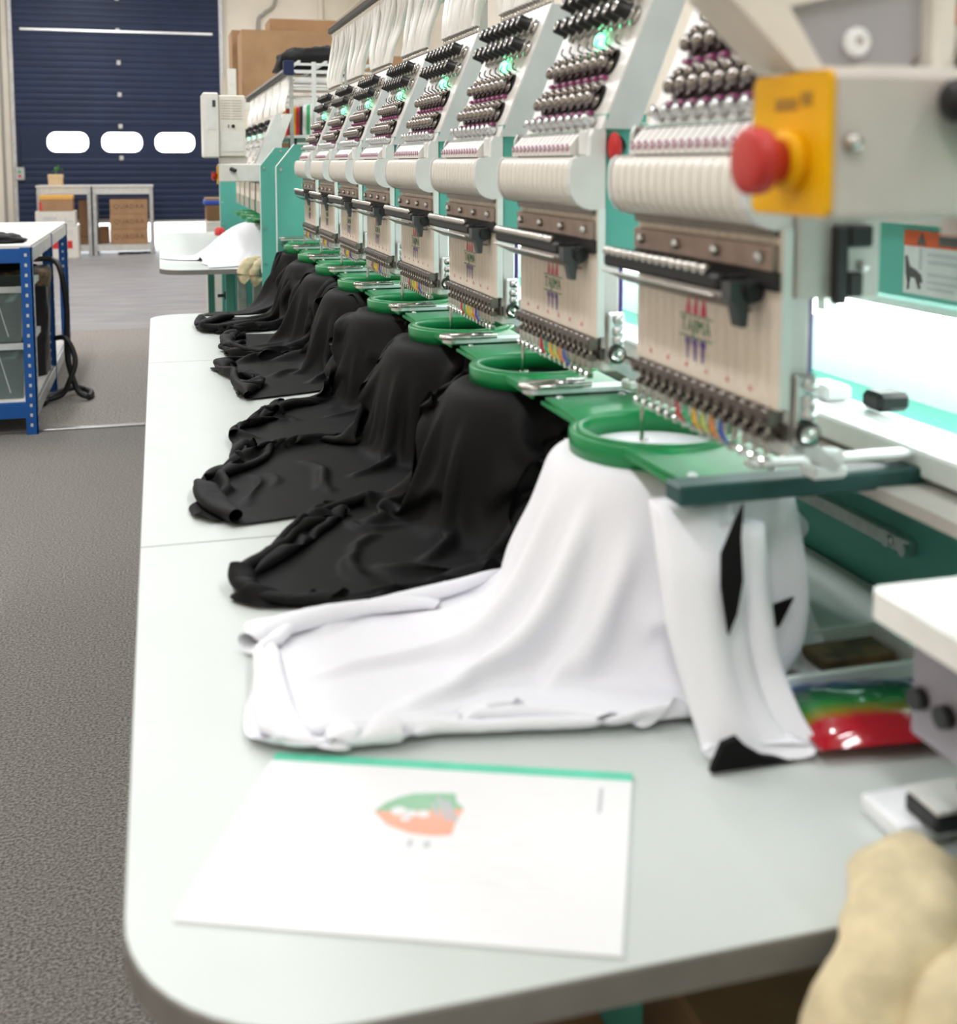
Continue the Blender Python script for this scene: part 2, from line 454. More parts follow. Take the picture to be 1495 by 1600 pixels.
# ------------------------------------------------------------------ benches by the door
def steel_bench(x0, x1, label):
    y0, y1, h = 17.7, 18.35, .99
    t = thing('steel_bench', label, 'workbench', ((x0 + x1) / 2, (y0 + y1) / 2, 0), 'steel benches by the blue door')
    o = t.location
    for x in (x0, x1 - .06):
        for y in (y0, y1 - .06):
            lm = MB(o).box(x, x + .06, y, y + .01, 0, h).box(x if x == x0 else x + .05, x + .01 if x == x0 else x + .06, y, y + .06, 0, h)
            part('leg', lm, 'galvanised', t)
    part('tabletop', MB(o).box(x0, x1, y0 - .01, y1, h, h + .03, bev=.004), 'galv_light', t)
    part('top_beam', MB(o).box(x0 + .06, x1 - .06, y0 + .002, y0 + .03, h - .10, h), 'galv_light', t)
    part('lower_shelf', MB(o).box(x0, x1, y0 + .012, y1, .12, .15), 'galv_light', t)
    part('lower_beam', MB(o).box(x0 + .06, x1 - .06, y0 + .002, y0 + .012, .06, .15), 'galv_light', t)
    part('middle_rail', MB(o).box(x0 + .06, x1 - .06, y1 - .03, y1 - .01, .46, .50), 'galv_light', t)
steel_bench(-1.69, -.93, 'grey steel bench with a small potted plant on it')
steel_bench(-.925, -.06, 'grey steel bench holding three brown cartons on its lower shelf')

def carton(name, x0, x1, y0, y1, z0, z1, label, cat='box', m='cardboard', group=None, words=None, wsize=.08, wz=.5, wm='cardboard_print', tape='cardboard_dark', rotz=0.0):
    t = thing(name, label, cat, ((x0 + x1) / 2, (y0 + y1) / 2, z0), group, rotz)
    w, d, h = (x1 - x0) / 2, (y1 - y0) / 2, z1 - z0
    part('body', MB().box(-w, w, -d, d, 0, h - .004, bev=.004), m, t)
    part('flap', MB().box(-w + .002, w - .002, -d + .002, -.003, h - .004, h, bev=.001), m, t)
    part('flap', MB().box(-w + .002, w - .002, .003, d - .002, h - .004, h, bev=.001), m, t)
    part('tape', MB().box(-w - .0005, w + .0005, -.025, .025, h, h + .001), tape, t)
    if words:
        obj('lettering', text_mesh('lettering', words, wsize, wm, .0006, 1.15), t, (0, -d - .0006, h * wz), ROT_FACE_NEG_Y)
    return t
for k, wd in enumerate(('bottom', 'middle', 'top')):
    z = .151 + .222 * k
    carton('carton', -.69 + .004 * k, -.155 + .004 * k, 17.735, 18.14, z, z + .221, 'brown QUADRA carton, %s of the stack of three on the steel bench' % wd, group='brown cartons on the steel bench', words='QUADRA', wsize=.095)
carton('small_carton', -.85, -.715, 17.95, 18.25, .151, .40, 'small dark brown carton left of the QUADRA cartons', m='cardboard_dark')
t = carton('white_carton', -1.655, -1.10, 17.2, 17.64, 0, .46, 'large white carton with a red band standing on the floor by the bench', m='carton_white', tape='carton_white')
part('red_band', MB().box(-.18, .2, -.222, -.2195, .14, .25), 'red_paint', t)
part('printed_mark', MB().box(.11, .125, -.2225, -.2198, .34, .41).box(.15, .165, -.2225, -.2198, .34, .41).box(.19, .205, -.2225, -.2198, .34, .41), 'print_grey', t)
t = carton('white_carton', -1.66, -1.13, 17.2, 17.62, .462, .665, 'flatter white carton stacked on the large white carton', m='carton_white', tape='carton_white')
part('printed_mark', MB().box(-.16, .02, -.2125, -.2098, .09, .125).box(.12, .14, -.2125, -.2098, .05, .12).box(.16, .23, -.2125, -.2098, .05, .075), 'print_grey', t)
t = carton('yellow_carton', -1.60, -1.165, 17.22, 17.6, .667, .885, 'orange-brown carton with yellow lid on top of the white cartons', m='cardboard', tape='carton_yellow')
part('lid', MB().box(-.222, .222, -.195, .195, .165, .222, bev=.006), 'carton_yellow', t)
part('red_edge', MB().box(-.224, -.19, -.194, -.1895, .01, .13), 'red_paint', t)
carton('brown_carton', -1.12, -.955, 17.8, 18.2, .27, .80, 'tall brown carton behind the white cartons on the bench shelf', m='cardboard_dark')
carton('brown_carton', -1.12, -.955, 17.8, 18.25, .151, .268, 'flat dark carton beneath the tall brown carton', m='cardboard_dark')
# plant
t = thing('potted_plant', 'small green seedling in a square kraft pot on the steel bench', 'plant', (-1.43, 17.95, 1.021))
part('pot', MB().prism([(-.095, 0), (.095, 0), (.10, .155), (-.10, .155)], 'y', -.09, .09), 'pot_kraft', t)
part('pot_rim', MB().box(-.104, .104, -.094, .094, .10, .158, bev=.006), 'pot_kraft', t)
part('stem', MB().tube(smooth_path([(0, 0, .15), (.005, 0, .20), (.015, -.01, .25)]), .004, 6), 'leaf_green', t)
for a, (dx, dz, l) in enumerate(((-.04, .20, .05), (.05, .25, .075), (-.02, .255, .06), (.03, .285, .065), (.07, .225, .045))):
    lm = MB(); vs = []
    for i in range(7):
        u = i / 6; w = l * .45 * math.sin(PI * min(1, u * .95 + .05))
        px = .012 + (dx) * (.2 + u * 1.1); pz = .22 + (dz - .22) * u * 1.1 + .015 * math.sin(PI * u)
        vs += [(px - w * .3, -w, pz), (px, 0, pz - .006), (px + w * .3, w, pz)]
    lm.raw(vs, [q for i in range(6) for q in ((3 * i, 3 * i + 1, 3 * i + 4, 3 * i + 3), (3 * i + 1, 3 * i + 2, 3 * i + 5, 3 * i + 4))], 0, True)
    part('leaf', lm, 'leaf_green', t)
# dropped black strap under the bench
tag(obj('strap', MB((-.35, 17.9, 0)).tube(smooth_path([(-.58, 17.8, .012), (-.45, 17.75, .02), (-.33, 17.85, .012), (-.2, 17.78, .022), (-.1, 17.9, .012)]), .016, 8).mesh('strap', 'black_rubber'), None, (-.35, 17.9, 0)), 'black strap lying on the floor under the steel bench', 'strap')

# ------------------------------------------------------------------ blue workbench on the left
bt = thing('blue_workbench', 'blue boltless workbench with white board top and perforated posts', 'workbench', (-1.2, 7.2, 0))
o = bt.location
bx0, bx1, by0, by1, bh = -1.80, -.605, 6.03, 8.35, .935
for (px, py) in ((bx1 - .055, by0), (bx1 - .055, 7.15), (bx1 - .055, by1 - .055), (bx0, by0), (bx0, 7.15), (bx0, by1 - .055)):
    pm = MB(o)
    right = px > -1
    pm.box(px, px + .055, py, py + .006, 0, bh)
    pm.box(px + .049 if right else px, px + .055 if right else px + .006, py, py + .055, 0, bh)
    p = part('post', pm, 'blue_paint', bt)
    hm = MB(o)
    for k in range(18):
        z = .04 + k * .05
        hm.box(px + .020, px + .032, py - .0012, py + .001, z, z + .016)
        if right: hm.box(px + .054, px + .0562, py + .020, py + .032, z, z + .016)
    part('slot_holes', hm, 'galv_light', p)['kind'] = 'stuff'
part('tabletop', MB(o).box(bx0 + .006, bx1 - .006, by0 + .006, by1 - .006, bh - .006, bh + .012, bev=.002), 'board_white', bt)
part('front_beam', MB(o).box(bx0 + .055, bx1 - .055, by0 + .002, by0 + .04, bh - .075, bh - .006), 'blue_paint', bt)
for a, b in ((by0 + .055, 7.15), (7.205, by1 - .055)):
    part('side_beam', MB(o).box(bx1 - .02, bx1 - .002, a, b, bh - .075, bh - .004, bev=.003), 'galvanised', bt)
    part('lower_side_beam', MB(o).box(bx1 - .02, bx1 - .002, a, b, .085, .155, bev=.003), 'galvanised', bt)
part('lower_beam', MB(o).box(bx0 + .055, bx1 - .055, by0 + .002, by0 + .04, .085, .16), 'blue_paint', bt)
part('lower_shelf', MB(o).box(bx0 + .06, bx1 - .02, by0 + .04, by1 - .01, .14, .158), 'board_white', bt)

def plastic_bin(z, h, label, x1=-.665, y0=6.13):
    t = thing('plastic_bin', label, 'storage box', (x1 - .28, y0 + .32, z), 'clear plastic bins')
    w, d = .28, .30
    pm = MB()
    for (a, b) in (((-w, -d), (w, -d)), ((w, -d), (w, d)), ((w, d), (-w, d)), ((-w, d), (-w, -d))):
        k = .93; th = .006
        A, B = Vector((a[0], a[1], 0)), Vector((b[0], b[1], 0))
        nin = Vector((-(B - A).y, (B - A).x, 0)).normalized() * th
        vs = [(A.x * k, A.y * k, 0), (B.x * k, B.y * k, 0), (B.x, B.y, h), (A.x, A.y, h)]
        vs2 = [(v[0] + nin.x, v[1] + nin.y, v[2]) for v in vs]
        pm.raw(vs + vs2, [(0, 1, 2, 3), (7, 6, 5, 4), (0, 4, 5, 1), (3, 2, 6, 7)])
    pm.box(-w * .93, w * .93, -d * .93, d * .93, 0, .006)
    part('tub', pm, 'bin_plastic', t)
    rm = MB()
    rm.box(-w - .018, w + .018, -d - .018, -d, h - .03, h).box(-w - .018, w + .018, d, d + .018, h - .03, h)
    rm.box(-w - .018, -w, -d, d, h - .03, h).box(w, w + .018, -d, d, h - .03, h)
    part('rim', rm, 'bin_rim', t)
    for ya in (-.05, .12):
        part('side_rib', MB().box(w * .94, w + .012, ya, ya + .03, .02, h - .03), 'bin_rim', t)
    part('contents', MB().box(-w * .88, w * .88, -d * .88, d * .88, .008, h * .72, bev=.02, seg=2), 'bin_contents', t)
    # embossed border on the front
    bm_ = MB(); f = -d * .965 - .004
    bm_.tube([(-w * .8, f + .012, .03), (-w * .8, f - .008, h * .82), (w * .55, f - .008, h * .82), (w * .72, f + .012, .03)], .003, 6)
    part('embossed_line', bm_, 'bin_rim', t)
plastic_bin(.160, .285, 'lower of two clear plastic bins under the blue bench')
plastic_bin(.447, .285, 'upper of two clear plastic bins under the blue bench')
# black waste sack in its bin
t = thing('waste_bin', 'tall bin lined with a black sack under the blue bench', 'bin', (-.80, 6.945, .16))
pm = MB(); n = 28; rows = 12; vs = []
for j in range(rows):
    z = .60 * j / (rows - 1)
    for i in range(n):
        a = 2 * PI * i / n
        r = .5 * (abs(math.cos(a)) ** 4 + abs(math.sin(a)) ** 4) ** -.25
        wob = 1 + .035 * math.sin(a * 7 + j * .7) + .02 * math.sin(a * 13 - j)
        vs.append((.38 * r * math.cos(a) * wob * (.92 + .08 * z / .6), .36 * r * math.sin(a) * wob, z))
pm.raw(vs, [(j * n + i, j * n + (i + 1) % n, (j + 1) * n + (i + 1) % n, (j + 1) * n + i) for j in range(rows - 1) for i in range(n)] + [tuple(range((rows - 1) * n, rows * n))], 0, True)
part('sack', pm, 'bag_black', t)
pm = MB(); vs = []
for j, (k, z) in enumerate(((1.03, .50), (1.05, .53), (1.05, .575), (1.0, .60), (.9, .602))):
    for i in range(n):
        a = 2 * PI * i / n
        r = .5 * (abs(math.cos(a)) ** 4 + abs(math.sin(a)) ** 4) ** -.25
        vs.append((.38 * r * math.cos(a) * k, .36 * r * math.sin(a) * k, z + .008 * math.sin(a * 5)))
pm.raw(vs, [(j * n + i, j * n + (i + 1) % n, (j + 1) * n + (i + 1) % n, (j + 1) * n + i) for j in range(4) for i in range(n)], 0, True)
part('rim_band', pm, 'brown_band', t)

def lump(name, label, cat, loc, sx, sy, sz, m, seed=0, amp=.18, freq=2.2, nu=40, nv=16, group=None, flat=.15):
    """folded soft thing resting on its base: a wrinkled, flattened dome"""
    pm = MB(); vs = []
    for j in range(nv + 1):
        th = .5 * PI * j / nv
        for i in range(nu):
            a = 2 * PI * i / nu
            e = .62
            cx = math.copysign(abs(math.cos(a)) ** e, math.cos(a)); cy = math.copysign(abs(math.sin(a)) ** e, math.sin(a))
            rr = math.cos(th) ** .5 if j < nv else 0
            p = Vector((cx * rr, cy * rr, math.sin(th)))
            w = noise.noise(Vector((p.x * freq + seed * 7.1, p.y * freq * 1.7, p.z * freq + seed)))
            w2 = noise.noise(Vector((p.x * freq * 3 + seed * 3.3, p.y * freq * 2.2 + 5, p.z * 2 + seed)))
            k = 1 + amp * w + amp * .4 * w2
            vs.append((p.x * sx * k, p.y * sy * k, max(0.0, p.z * sz * (1 + amp * 1.6 * w + amp * .9 * w2))))
    pm.raw(vs, [(j * nu + i, j * nu + (i + 1) % nu, (j + 1) * nu + (i + 1) % nu, (j + 1) * nu + i) for j in range(nv) for i in range(nu)] + [tuple(reversed(range(nu)))], 0, True)
    o = obj(name, pm.mesh(name, m), None, loc)
    return tag(o, label, cat, group)
lump('folded_garment', 'black folded garment lying on top of the black waste sack', 'garment', (-.84, 6.93, .7655), .15, .14, .035, 'black_cloth', 3)
lump('folded_garment', 'black folded garment lying on the blue workbench top', 'garment', (-.86, 6.28, .948), .20, .15, .045, 'black_cloth', 5)
tag(obj('teal_cloth', MB((-.92, 6.55, .947)).box(-1.05, -.80, 6.46, 6.62, .947, .962, bev=.006, seg=2).mesh('teal_cloth', 'teal'), None, (-.92, 6.55, .947)), 'folded teal cloth behind the black garment on the blue bench', 'cloth')
t = thing('vacuum_hose', 'black hose hanging from the blue bench and looping on the carpet', 'hose', (-.5, 6.9, 0))
part('hose', MB((-.5, 6.9, 0)).tube(smooth_path([(-.70, 7.13, .79), (-.59, 6.95, .80), (-.54, 6.88, .74), (-.517, 6.9, .53), (-.522, 6.9, .346), (-.515, 6.88, .21), (-.47, 6.85, .06), (-.415, 6.83, .022), (-.40, 6.95, .022), (-.44, 7.05, .022), (-.50, 6.98, .05), (-.60, 6.9, .03), (-.64, 6.7, .022)], 8), .016, 10), 'black_rubber', t)
part('loop', MB((-.5, 6.9, 0)).tube(smooth_path([(-.585, 6.9, .355), (-.53, 6.86, .36), (-.49, 6.84, .30), (-.475, 6.82, .22), (-.505, 6.8, .13), (-.56, 6.8, .04), (-.70, 6.75, .022)], 8), .015, 10), 'black_rubber', t)
# ------------------------------------------------------------------ machine table
ZT = .86
HP = .405            # pitch between the heads
TT = 'pale mint table of the near machine'
def table_segment(y0, y1, corners, label, x0=-.033, x1=.79, r=.13, group='table segments of the near machine'):
    t = thing('machine_table', label, 'table', ((x0 + x1) / 2, (y0 + y1) / 2, ZT - .022), group)
    poly = rounded_rect(x0, x1, y0, y1, r, 12, corners)
    o = t.location
    part('board', MB(o).prism(poly, 'z', ZT - .022, ZT), ['table_laminate'], t)
    n = len(poly); c = Vector(((x0 + x1) / 2, (y0 + y1) / 2))
    e = MB(o)
    # edge band: a thin skin just outside the board's rim
    vs = []
    for (px, py) in poly:
        vs.append((px, py))
    outp = []
    for i in range(n):
        a = Vector(vs[i - 1]); b = Vector(vs[(i + 1) % n]); tn = (b - a).normalized(); nn = Vector((tn.y, -tn.x))
        outp.append((vs[i][0] + nn.x * .0015, vs[i][1] + nn.y * .0015))
    e.raw([(p[0], p[1], ZT - .023) for p in outp] + [(p[0], p[1], ZT - .0015) for p in outp] + [(p[0], p[1], ZT - .0005) for p in vs], [(i, (i + 1) % n, n + (i + 1) % n, n + i) for i in range(n)] + [(n + i, n + (i + 1) % n, 2 * n + (i + 1) % n, 2 * n + i) for i in range(n)])
    part('edge_band', e, 'edge_band', t)
    return t
table_segment(.61, 1.4945, (1, 0, 0, 0), 'near table segment with rounded corner, under the white shirt')
table_segment(1.4975, 2.9095, (0, 0, 0, 0), 'middle table segment between the two seams, under black shirts', r=.05)
table_segment(2.9125, 3.84, (0, 0, 0, 1), 'far table segment with rounded corner, under the farthest black shirts', r=.10)
tb = thing('table_stand', 'teal steel frame carrying the near machine table', 'frame', (.4, 2.2, 0))
for (x, y) in ((.40, .98), (.40, 2.2), (.40, 3.5)):
    part('leg', MB((.4, 2.2, 0)).box(x - .03, x + .03, y - .03, y + .03, .02, ZT - .055, bev=.004), 'teal', tb)
    part('foot', MB((.4, 2.2, 0)).cyl((x, y, 0), (x, y, .02), .05, 16), 'black_rubber', tb)
part('rail', MB((.4, 2.2, 0)).box(.37, .43, .72, 3.75, ZT - .0555, ZT - .0235), 'grey_paint', tb)

# ------------------------------------------------------------------ machine body
def machine_frame(name, label, ox, yn, yf, second=False):
    t = thing(name, label, 'machine', (ox + .8, (yn + yf) / 2, 0))
    o = t.location
    def endp(y0, y1):
        poly = [(ox + .41, .12), (ox + .41, 1.335), (ox + .475, 1.415), (ox + 1.12, 1.415), (ox + 1.12, .12)]
        p = part('end_panel', MB(o).prism(poly, 'y', y0, y1), 'teal', t)
        bm_ = MB(o)
        for (x, z) in ((ox + .425, 1.325), (ox + .50, 1.40), (ox + .425, 1.06), (ox + .425, .90), (ox + .80, 1.39)):
            bm_.cyl((x, y0 - .004, z), (x, y0, z), .0055, 10)
        part('screw_heads', bm_, 'zinc', p)['kind'] = 'stuff'
        part('lit_edge', MB(o).box(ox + .4075, ox + .41, y0, y1, .86, 1.335).prism([(ox + .4075, 1.335), (ox + .4735, 1.4165), (ox + .475, 1.415), (ox + .41, 1.335)], 'y', y0, y1), 'mint_panel', p)  # pale strip: light catching the panel's edge, put into its colour
    endp(yf - .03, yf)
    endp(yn, yn + .03)
    part('beam', MB(o).box(ox + .80, ox + 1.10, yn + .03, yf - .03, 1.195, 1.41, bev=.006), 'teal', t)
    part('beam_strip', MB(o).box(ox + .788, ox + .7995, yn + .03, yf - .03, 1.283, 1.292), 'grey_paint', t)
    part('lower_body', MB(o).box(ox + .80, ox + 1.10, yn + .03, yf - .03, .40, 1.035, bev=.004), 'teal', t)
    part('rear_panel', MB(o).box(ox + .96, ox + .975, yn + .03, yf - .03, 1.035, 1.195), 'mint_panel', t)
    for y in (yn + .25, yf - .25):
        part('leg', MB(o).box(ox + .84, ox + 1.06, y - .06, y + .06, .03, .40), 'teal', t)
        part('foot', MB(o).cyl((ox + .95, y, 0), (ox + .95, y, .03), .08, 20), 'black_rubber', t)
    return t
mf = machine_frame('machine_chassis', 'teal frame and beam of the near embroidery machine', 0, .36, 4.19)
of = mf.location
# seam lines and slotted bracket on the lower body
part('slotted_bracket', MB(of).box(.786, .7995, 1.06, 1.40, .918, .934).cyl((.785, 1.095, .926), (.7795, 1.095, .926), .007, 12).cyl((.785, 1.065, .924), (.7795, 1.065, .924), .007, 12), 'zinc', mf)
part('access_cover', MB(of).box(.795, .7995, .45, 1.075, .868, 1.02, bev=.002), 'teal', mf)
lb = thing('warning_label', 'warning label with orange header and hand pictogram on the teal beam', 'label', (.7995, 1.03, 1.20))
ol = lb.location
part('sheet', MB(ol).box(.7985, .7995, .93, 1.105, 1.206, 1.276), 'label_white', lb)
part('header', MB(ol).box(.7978, .7985, .93, 1.105, 1.259, 1.276), 'label_orange', lb)
part('header_mark', MB(ol).prism([(1.082, 1.261), (1.066, 1.261), (1.074, 1.274)], 'x', .7972, .7978).box(.7972, .7978, .965, 1.045, 1.262, 1.272), 'print_dark', lb)
part('needle_line', MB(ol).box(.7978, .7985, 1.074, 1.079, 1.233, 1.257), 'print_grey', lb)
part('hand_pictogram', MB(ol).prism([(1.102, 1.247), (1.100, 1.228), (1.094, 1.212), (1.097, 1.210), (1.093, 1.224), (1.084, 1.224), (1.077, 1.212), (1.074, 1.214), (1.076, 1.219), (1.071, 1.220), (1.074, 1.228), (1.083, 1.233), (1.094, 1.236), (1.099, 1.248)], 'x', .7976, .7985), 'print_dark', lb)
part('text_lines', MB(ol).box(.7978, .7985, .955, 1.063, 1.249, 1.253).box(.7978, .7985, .95, 1.063, 1.241, 1.245).box(.7978, .7985, .965, 1.063, 1.228, 1.231).box(.7978, .7985, .96, 1.063, 1.220, 1.223).box(.7978, .7985, 1.02, 1.063, 1.213, 1.216), 'print_grey', lb)
# work light under the beam
wl = thing('work_light', 'glowing white tube light under the teal beam of the near machine', 'lamp', (.80, 2.2, 1.155))
ow = wl.location
part('tube', MB(ow).tube([(.832, .40, 1.166), (.832, 4.02, 1.166)], .015, 14), 'tube_light', wl)
part('end_bracket', MB(ow).box(.782, .80, 1.235, 1.25, 1.17, 1.20), 'mint_panel', wl)
part('reflector', MB(ow).box(.815, .85, .40, 4.02, 1.184, 1.1945), 'white_paint', wl)

# pantograph: rail behind the heads with arms between the hoops
HC0 = 1.10           # centre line of the nearest hoop
NH = 8
pg = thing('pantograph', 'silver pantograph rail with bracket arms between the green hoops', 'machine part', (.70, 2.3, 1.06))
op = pg.location
part('rail', MB(op).box(.665, .700, .42, 4.14, 1.062, 1.088, bev=.003), 'rail_white', pg)
part('rail_groove', MB(op).box(.7005, .712, .42, 4.14, 1.058, 1.070), 'slot_black', pg)
part('rear_rail', MB(op).box(.7125, .745, .42, 4.14, 1.058, 1.082, bev=.003), 'rail_white', pg)
part('back_strip', MB(op).box(.76, .785, .42, 4.14, 1.052, 1.072, bev=.002), 'rail_white', pg)
part('carrier', MB(op).box(.62, .79, .42, 4.14, 1.045, 1.0575), 'grey_paint', pg)
for k in range(NH + 1):
    y = HC0 - HP / 2 + HP * k
    am = MB(op)
    pts = [(.70, y - .011), (.70, y + .011)] + [(.432 + .015 * math.cos(a), y + .015 * math.sin(a)) for a in [PI * (.5 + i / 10) for i in range(11)]]
    zz = 1.0735
    n = len(pts)
    am.prism(pts, 'z', zz, zz + .005)
    if k == 0: continue
    a = part('bracket_arm', am, 'zinc', pg)
    # raised wire loop at the operator's end
    lp = [(.50, y - .012, zz + .009)] + [(.433 + .018 * math.cos(q), y + .015 * math.sin(q), zz + .009) for q in [PI * (1.5 - i / 12) for i in range(13)]] + [(.50, y + .012, zz + .009)]
    part('spring_clip', MB(op).tube(lp, .0035, 8), 'chrome', a)
    for x in (.470, .487, .55):
        part('screw', MB(op).lathe([(.0062, .005), (.0062, .009), (.004, .0115), (0, .012)], (x, y + (.004 if x < .48 else -.004), zz), (0, 0, 1), 12), 'zinc', a)
# deep front bar of the near end
part('end_bar', MB(op).box(.425, .79, HC0 - HP / 2 - .013, HC0 - HP / 2 + .017, 1.0545, 1.0725, bev=.002), 'teal_dark', pg)
part('end_bar_cap', MB(op).box(.5, .79, HC0 - HP / 2 - .002, HC0 - HP / 2 + .017, 1.079, 1.085, bev=.002), 'rail_white', pg)
cc = part('cable_clamp', MB(op).box(.715, .75, 1.12, 1.17, 1.0825, 1.10, bev=.004), 'rail_white', pg)
part('clamp_lever', MB(op).box(.735, .775, 1.05, 1.085, 1.0835, 1.104, bev=.005), 'black_plastic', cc)

# ------------------------------------------------------------------ embroidery head
W = .287
def sl(s, y, n, x0=0.0, z0=1.388):
    """point on the sloped tension panel: s up the slope, n off the surface"""
    L = math.hypot(.080, .195); d = (.080 / L, .195 / L); q = (-.195 / L, .080 / L)
    return (x0 + d[0] * s + q[0] * n, y, z0 + d[1] * s + q[1] * n)
SLN = Vector((-.195, 0, .080)).normalized(); SLD = Vector((.080, 0, .195)).normalized()
SL_ROT = Matrix(((SLD.x, 0, SLN.x), (0, 1, 0), (SLD.z, 0, SLN.z)))
# local frame on the panel: x = up the slope, y = along the machine, z = off the surface (right-handed when y is flipped)
SL_ROT = Matrix((( -SLD.x, 0, SLN.x), (0, -1, 0), (-SLD.z, 0, SLN.z))).to_euler()
ZB = 1.05            # base height of a head's empty
OFF = (0, 0, ZB)
def build_head():
    h = thing('embroidery_head', 'x', 'embroidery head', (.485, 0, ZB), 'embroidery heads of the near machine')
    # arm
    part('arm', MB(OFF).box(.006, .080, .008, .105, 1.245, 1.395, bev=.004).box(.078, .315, .03, .095, 1.305, 1.394), 'teal', h)
    a = part('arm_column', MB(OFF).box(.006, .026, .004, .075, 1.108, 1.2445, bev=.002), 'white_paint', h)
    part('cable', MB(OFF).tube(smooth_path([(.030, .01, 1.25), (.031, .012, 1.18), (.028, .01, 1.12)]), .0028, 6), 'print_purple', a)
    part('bed', MB(OFF).box(.09, .315, .20, .275, 1.010, 1.040, bev=.006, seg=2), 'rail_white', h)
    b = part('clamp_plate', MB(OFF).box(.010, .030, -.004, .0035, 1.118, 1.178, bev=.002), 'zinc', h)
    for z in (1.170, 1.156, 1.146):
        part('bolt', MB(OFF).lathe([(.0065, 0), (.0065, .003), (.0045, .006), (0, .0065)], (.022, -.004, z), (0, -1, 0), 12), 'zinc', b)
    part('dial', MB(OFF).lathe([(.0105, 0, 0), (.0105, .006, 0), (.0078, .007, 0), (.0070, .005, 1), (.003, .0065, 1), (0, .0068, 1)], (.020, -.004, 1.130), (0, -1, 0), 18), ['black_plastic', 'chrome'], b)
    part('link', MB(OFF).prism([(.014, 1.122), (.030, 1.122), (.060, 1.098), (.054, 1.092), (.014, 1.114)], 'y', .004, .016), 'zinc', b)
    part('link_block', MB(OFF).box(.050, .084, .03, .055, 1.078, 1.090, bev=.003).box(.056, .082, .032, .05, 1.090, 1.102, bev=.002), 'rail_white', b)
    # face plate with printing
    fp = part('face_plate', MB(OFF).box(-.004, 0, 0, W, 1.148, 1.297, bev=.001), 'cream_plate', h)
    part('plate_edge', MB(OFF).box(-.003, .0055, -.0025, -.0002, 1.150, 1.297), 'mint_panel', fp)
    lc, lz, fx = .150, 1.198, -.0043
    for k in (-1, 0, 1):
        y = lc - k * .0155
        part('printed_spindle', MB(OFF).prism([(y + .0052, lz + .0105), (y - .0052, lz + .0105), (y - .0045, lz + .017), (y - .002, lz + .023), (y, lz + .034), (y + .002, lz + .023), (y + .0045, lz + .017)], 'x', fx - .0003, fx + .0002), 'print_red', fp)
        part('printed_bobbin', MB(OFF).prism([(y + .0055, lz - .0125), (y - .0055, lz - .0125), (y - .0055, lz - .0185), (y - .0033, lz - .0185), (y - .0015, lz - .033), (y + .0015, lz - .033), (y + .0033, lz - .0185), (y + .0055, lz - .0185)], 'x', fx - .0003, fx + .0002), 'print_purple', fp)
    part('printed_line', MB(OFF).box(fx - .0003, fx + .0002, lc - .034, lc + .034, lz + .0085, lz + .0098), 'print_green', fp)
    part('printed_line', MB(OFF).box(fx - .0003, fx + .0002, lc - .034, lc + .034, lz - .0118, lz - .0105), 'print_green', fp)
    obj('lettering', TAJ, fp, (fx - .0001, lc, lz - .001 - ZB), ROT_FACE_NEG_X)
    mk = MB(OFF)
    for k in range(6):
        y = .045 + k * .041; z = 1.1575
        mk.prism([(y + .003, z), (y - .003, z), (y, z + .005)], 'x', fx - .0003, fx + .0002)
    part('needle_marks', mk, 'print_pinkred', fp)['kind'] = 'stuff'
    # threads between cover and plate
    th = MB(OFF)
    for k in range(15):
        y = .016 + k * .0182
        th.tube([(-.006, y, 1.300), (-.0065, y - .002, 1.16)], .0004, 4, caps=False)
    part('threading', th, 'thread_cream', h)['kind'] = 'stuff'
    # cover
    cv = part('cover', MB(OFF).box(-.008, .006, .004, W, 1.290, 1.385), 'dark_steel', h)
    prof = [(-.004, 1.297), (-.016, 1.2985), (-.026, 1.303), (-.033, 1.312), (-.0355, 1.325), (-.035, 1.342), (-.0325, 1.3515), (-.027, 1.356), (-.004, 1.3565)]
    n = len(prof); rev = prof
    def strip(y0, y1, m=MB):
        s = MB(OFF); s.prism(prof, 'y', y0, y1, smooth=True); return s
    sw = (W - .014) / 15
    me = strip(0, sw - .0020).mesh('cover_strip', 'cream')
    for k in range(15):
        obj('cover_strip', me, cv, (0, .014 + k * sw, 0))
    capp = [(.006, 1.296), (-.010, 1.296), (-.020, 1.2985), (-.029, 1.304), (-.0345, 1.313), (-.0368, 1.326), (-.0362, 1.343), (-.0335, 1.353), (-.028, 1.3575), (-.013, 1.358), (-.012, 1.380), (-.008, 1.388), (.006, 1.388)]
    part('end_cap', MB(OFF).prism(capp, 'y', 0, .0128), 'white_paint', cv)
    part('end_cap', MB(OFF).prism(capp, 'y', W + .0005, W + .006), 'white_paint', cv)
    part('cap_block', MB(OFF).box(-.013, .004, .013, .040, 1.358, 1.387, bev=.002), 'white_paint', cv)
    tm = MB(OFF)
    tm.prism([(-.021, 1.3585), (-.021, 1.3680), (-.006, 1.386), (.004, 1.386), (.004, 1.3585)], 'y', 0, .0128, 0)
    cq = Vector((-.0212, .0064, 1.3675))
    tm.cyl(cq, cq + Vector((-.0008, 0, 0)), .0044, 12, 1); tm.cyl(cq + Vector((-.0008, 0, 0)), cq + Vector((-.0012, 0, 0)), .0022, 10, 0)
    me = tm.mesh('number_tab', ['panel_white', 'purple'])
    for k in range(14):
        obj('number_tab', me, cv, (0, .047 + k * .0163, 0))
    # sloped tension panel
    tp = part('tension_panel', MB(OFF).prism([(0, 1.388), (.080, 1.583), (.120, 1.583), (.046, 1.388)], 'y', 0, W - .012), 'panel_white', h)
    part('side_plate', MB(OFF).prism([(.003, 1.3885), (.081, 1.5815), (.119, 1.5815), (.045, 1.3885)], 'y', -.0025, -.0002), 'side_grey', tp)
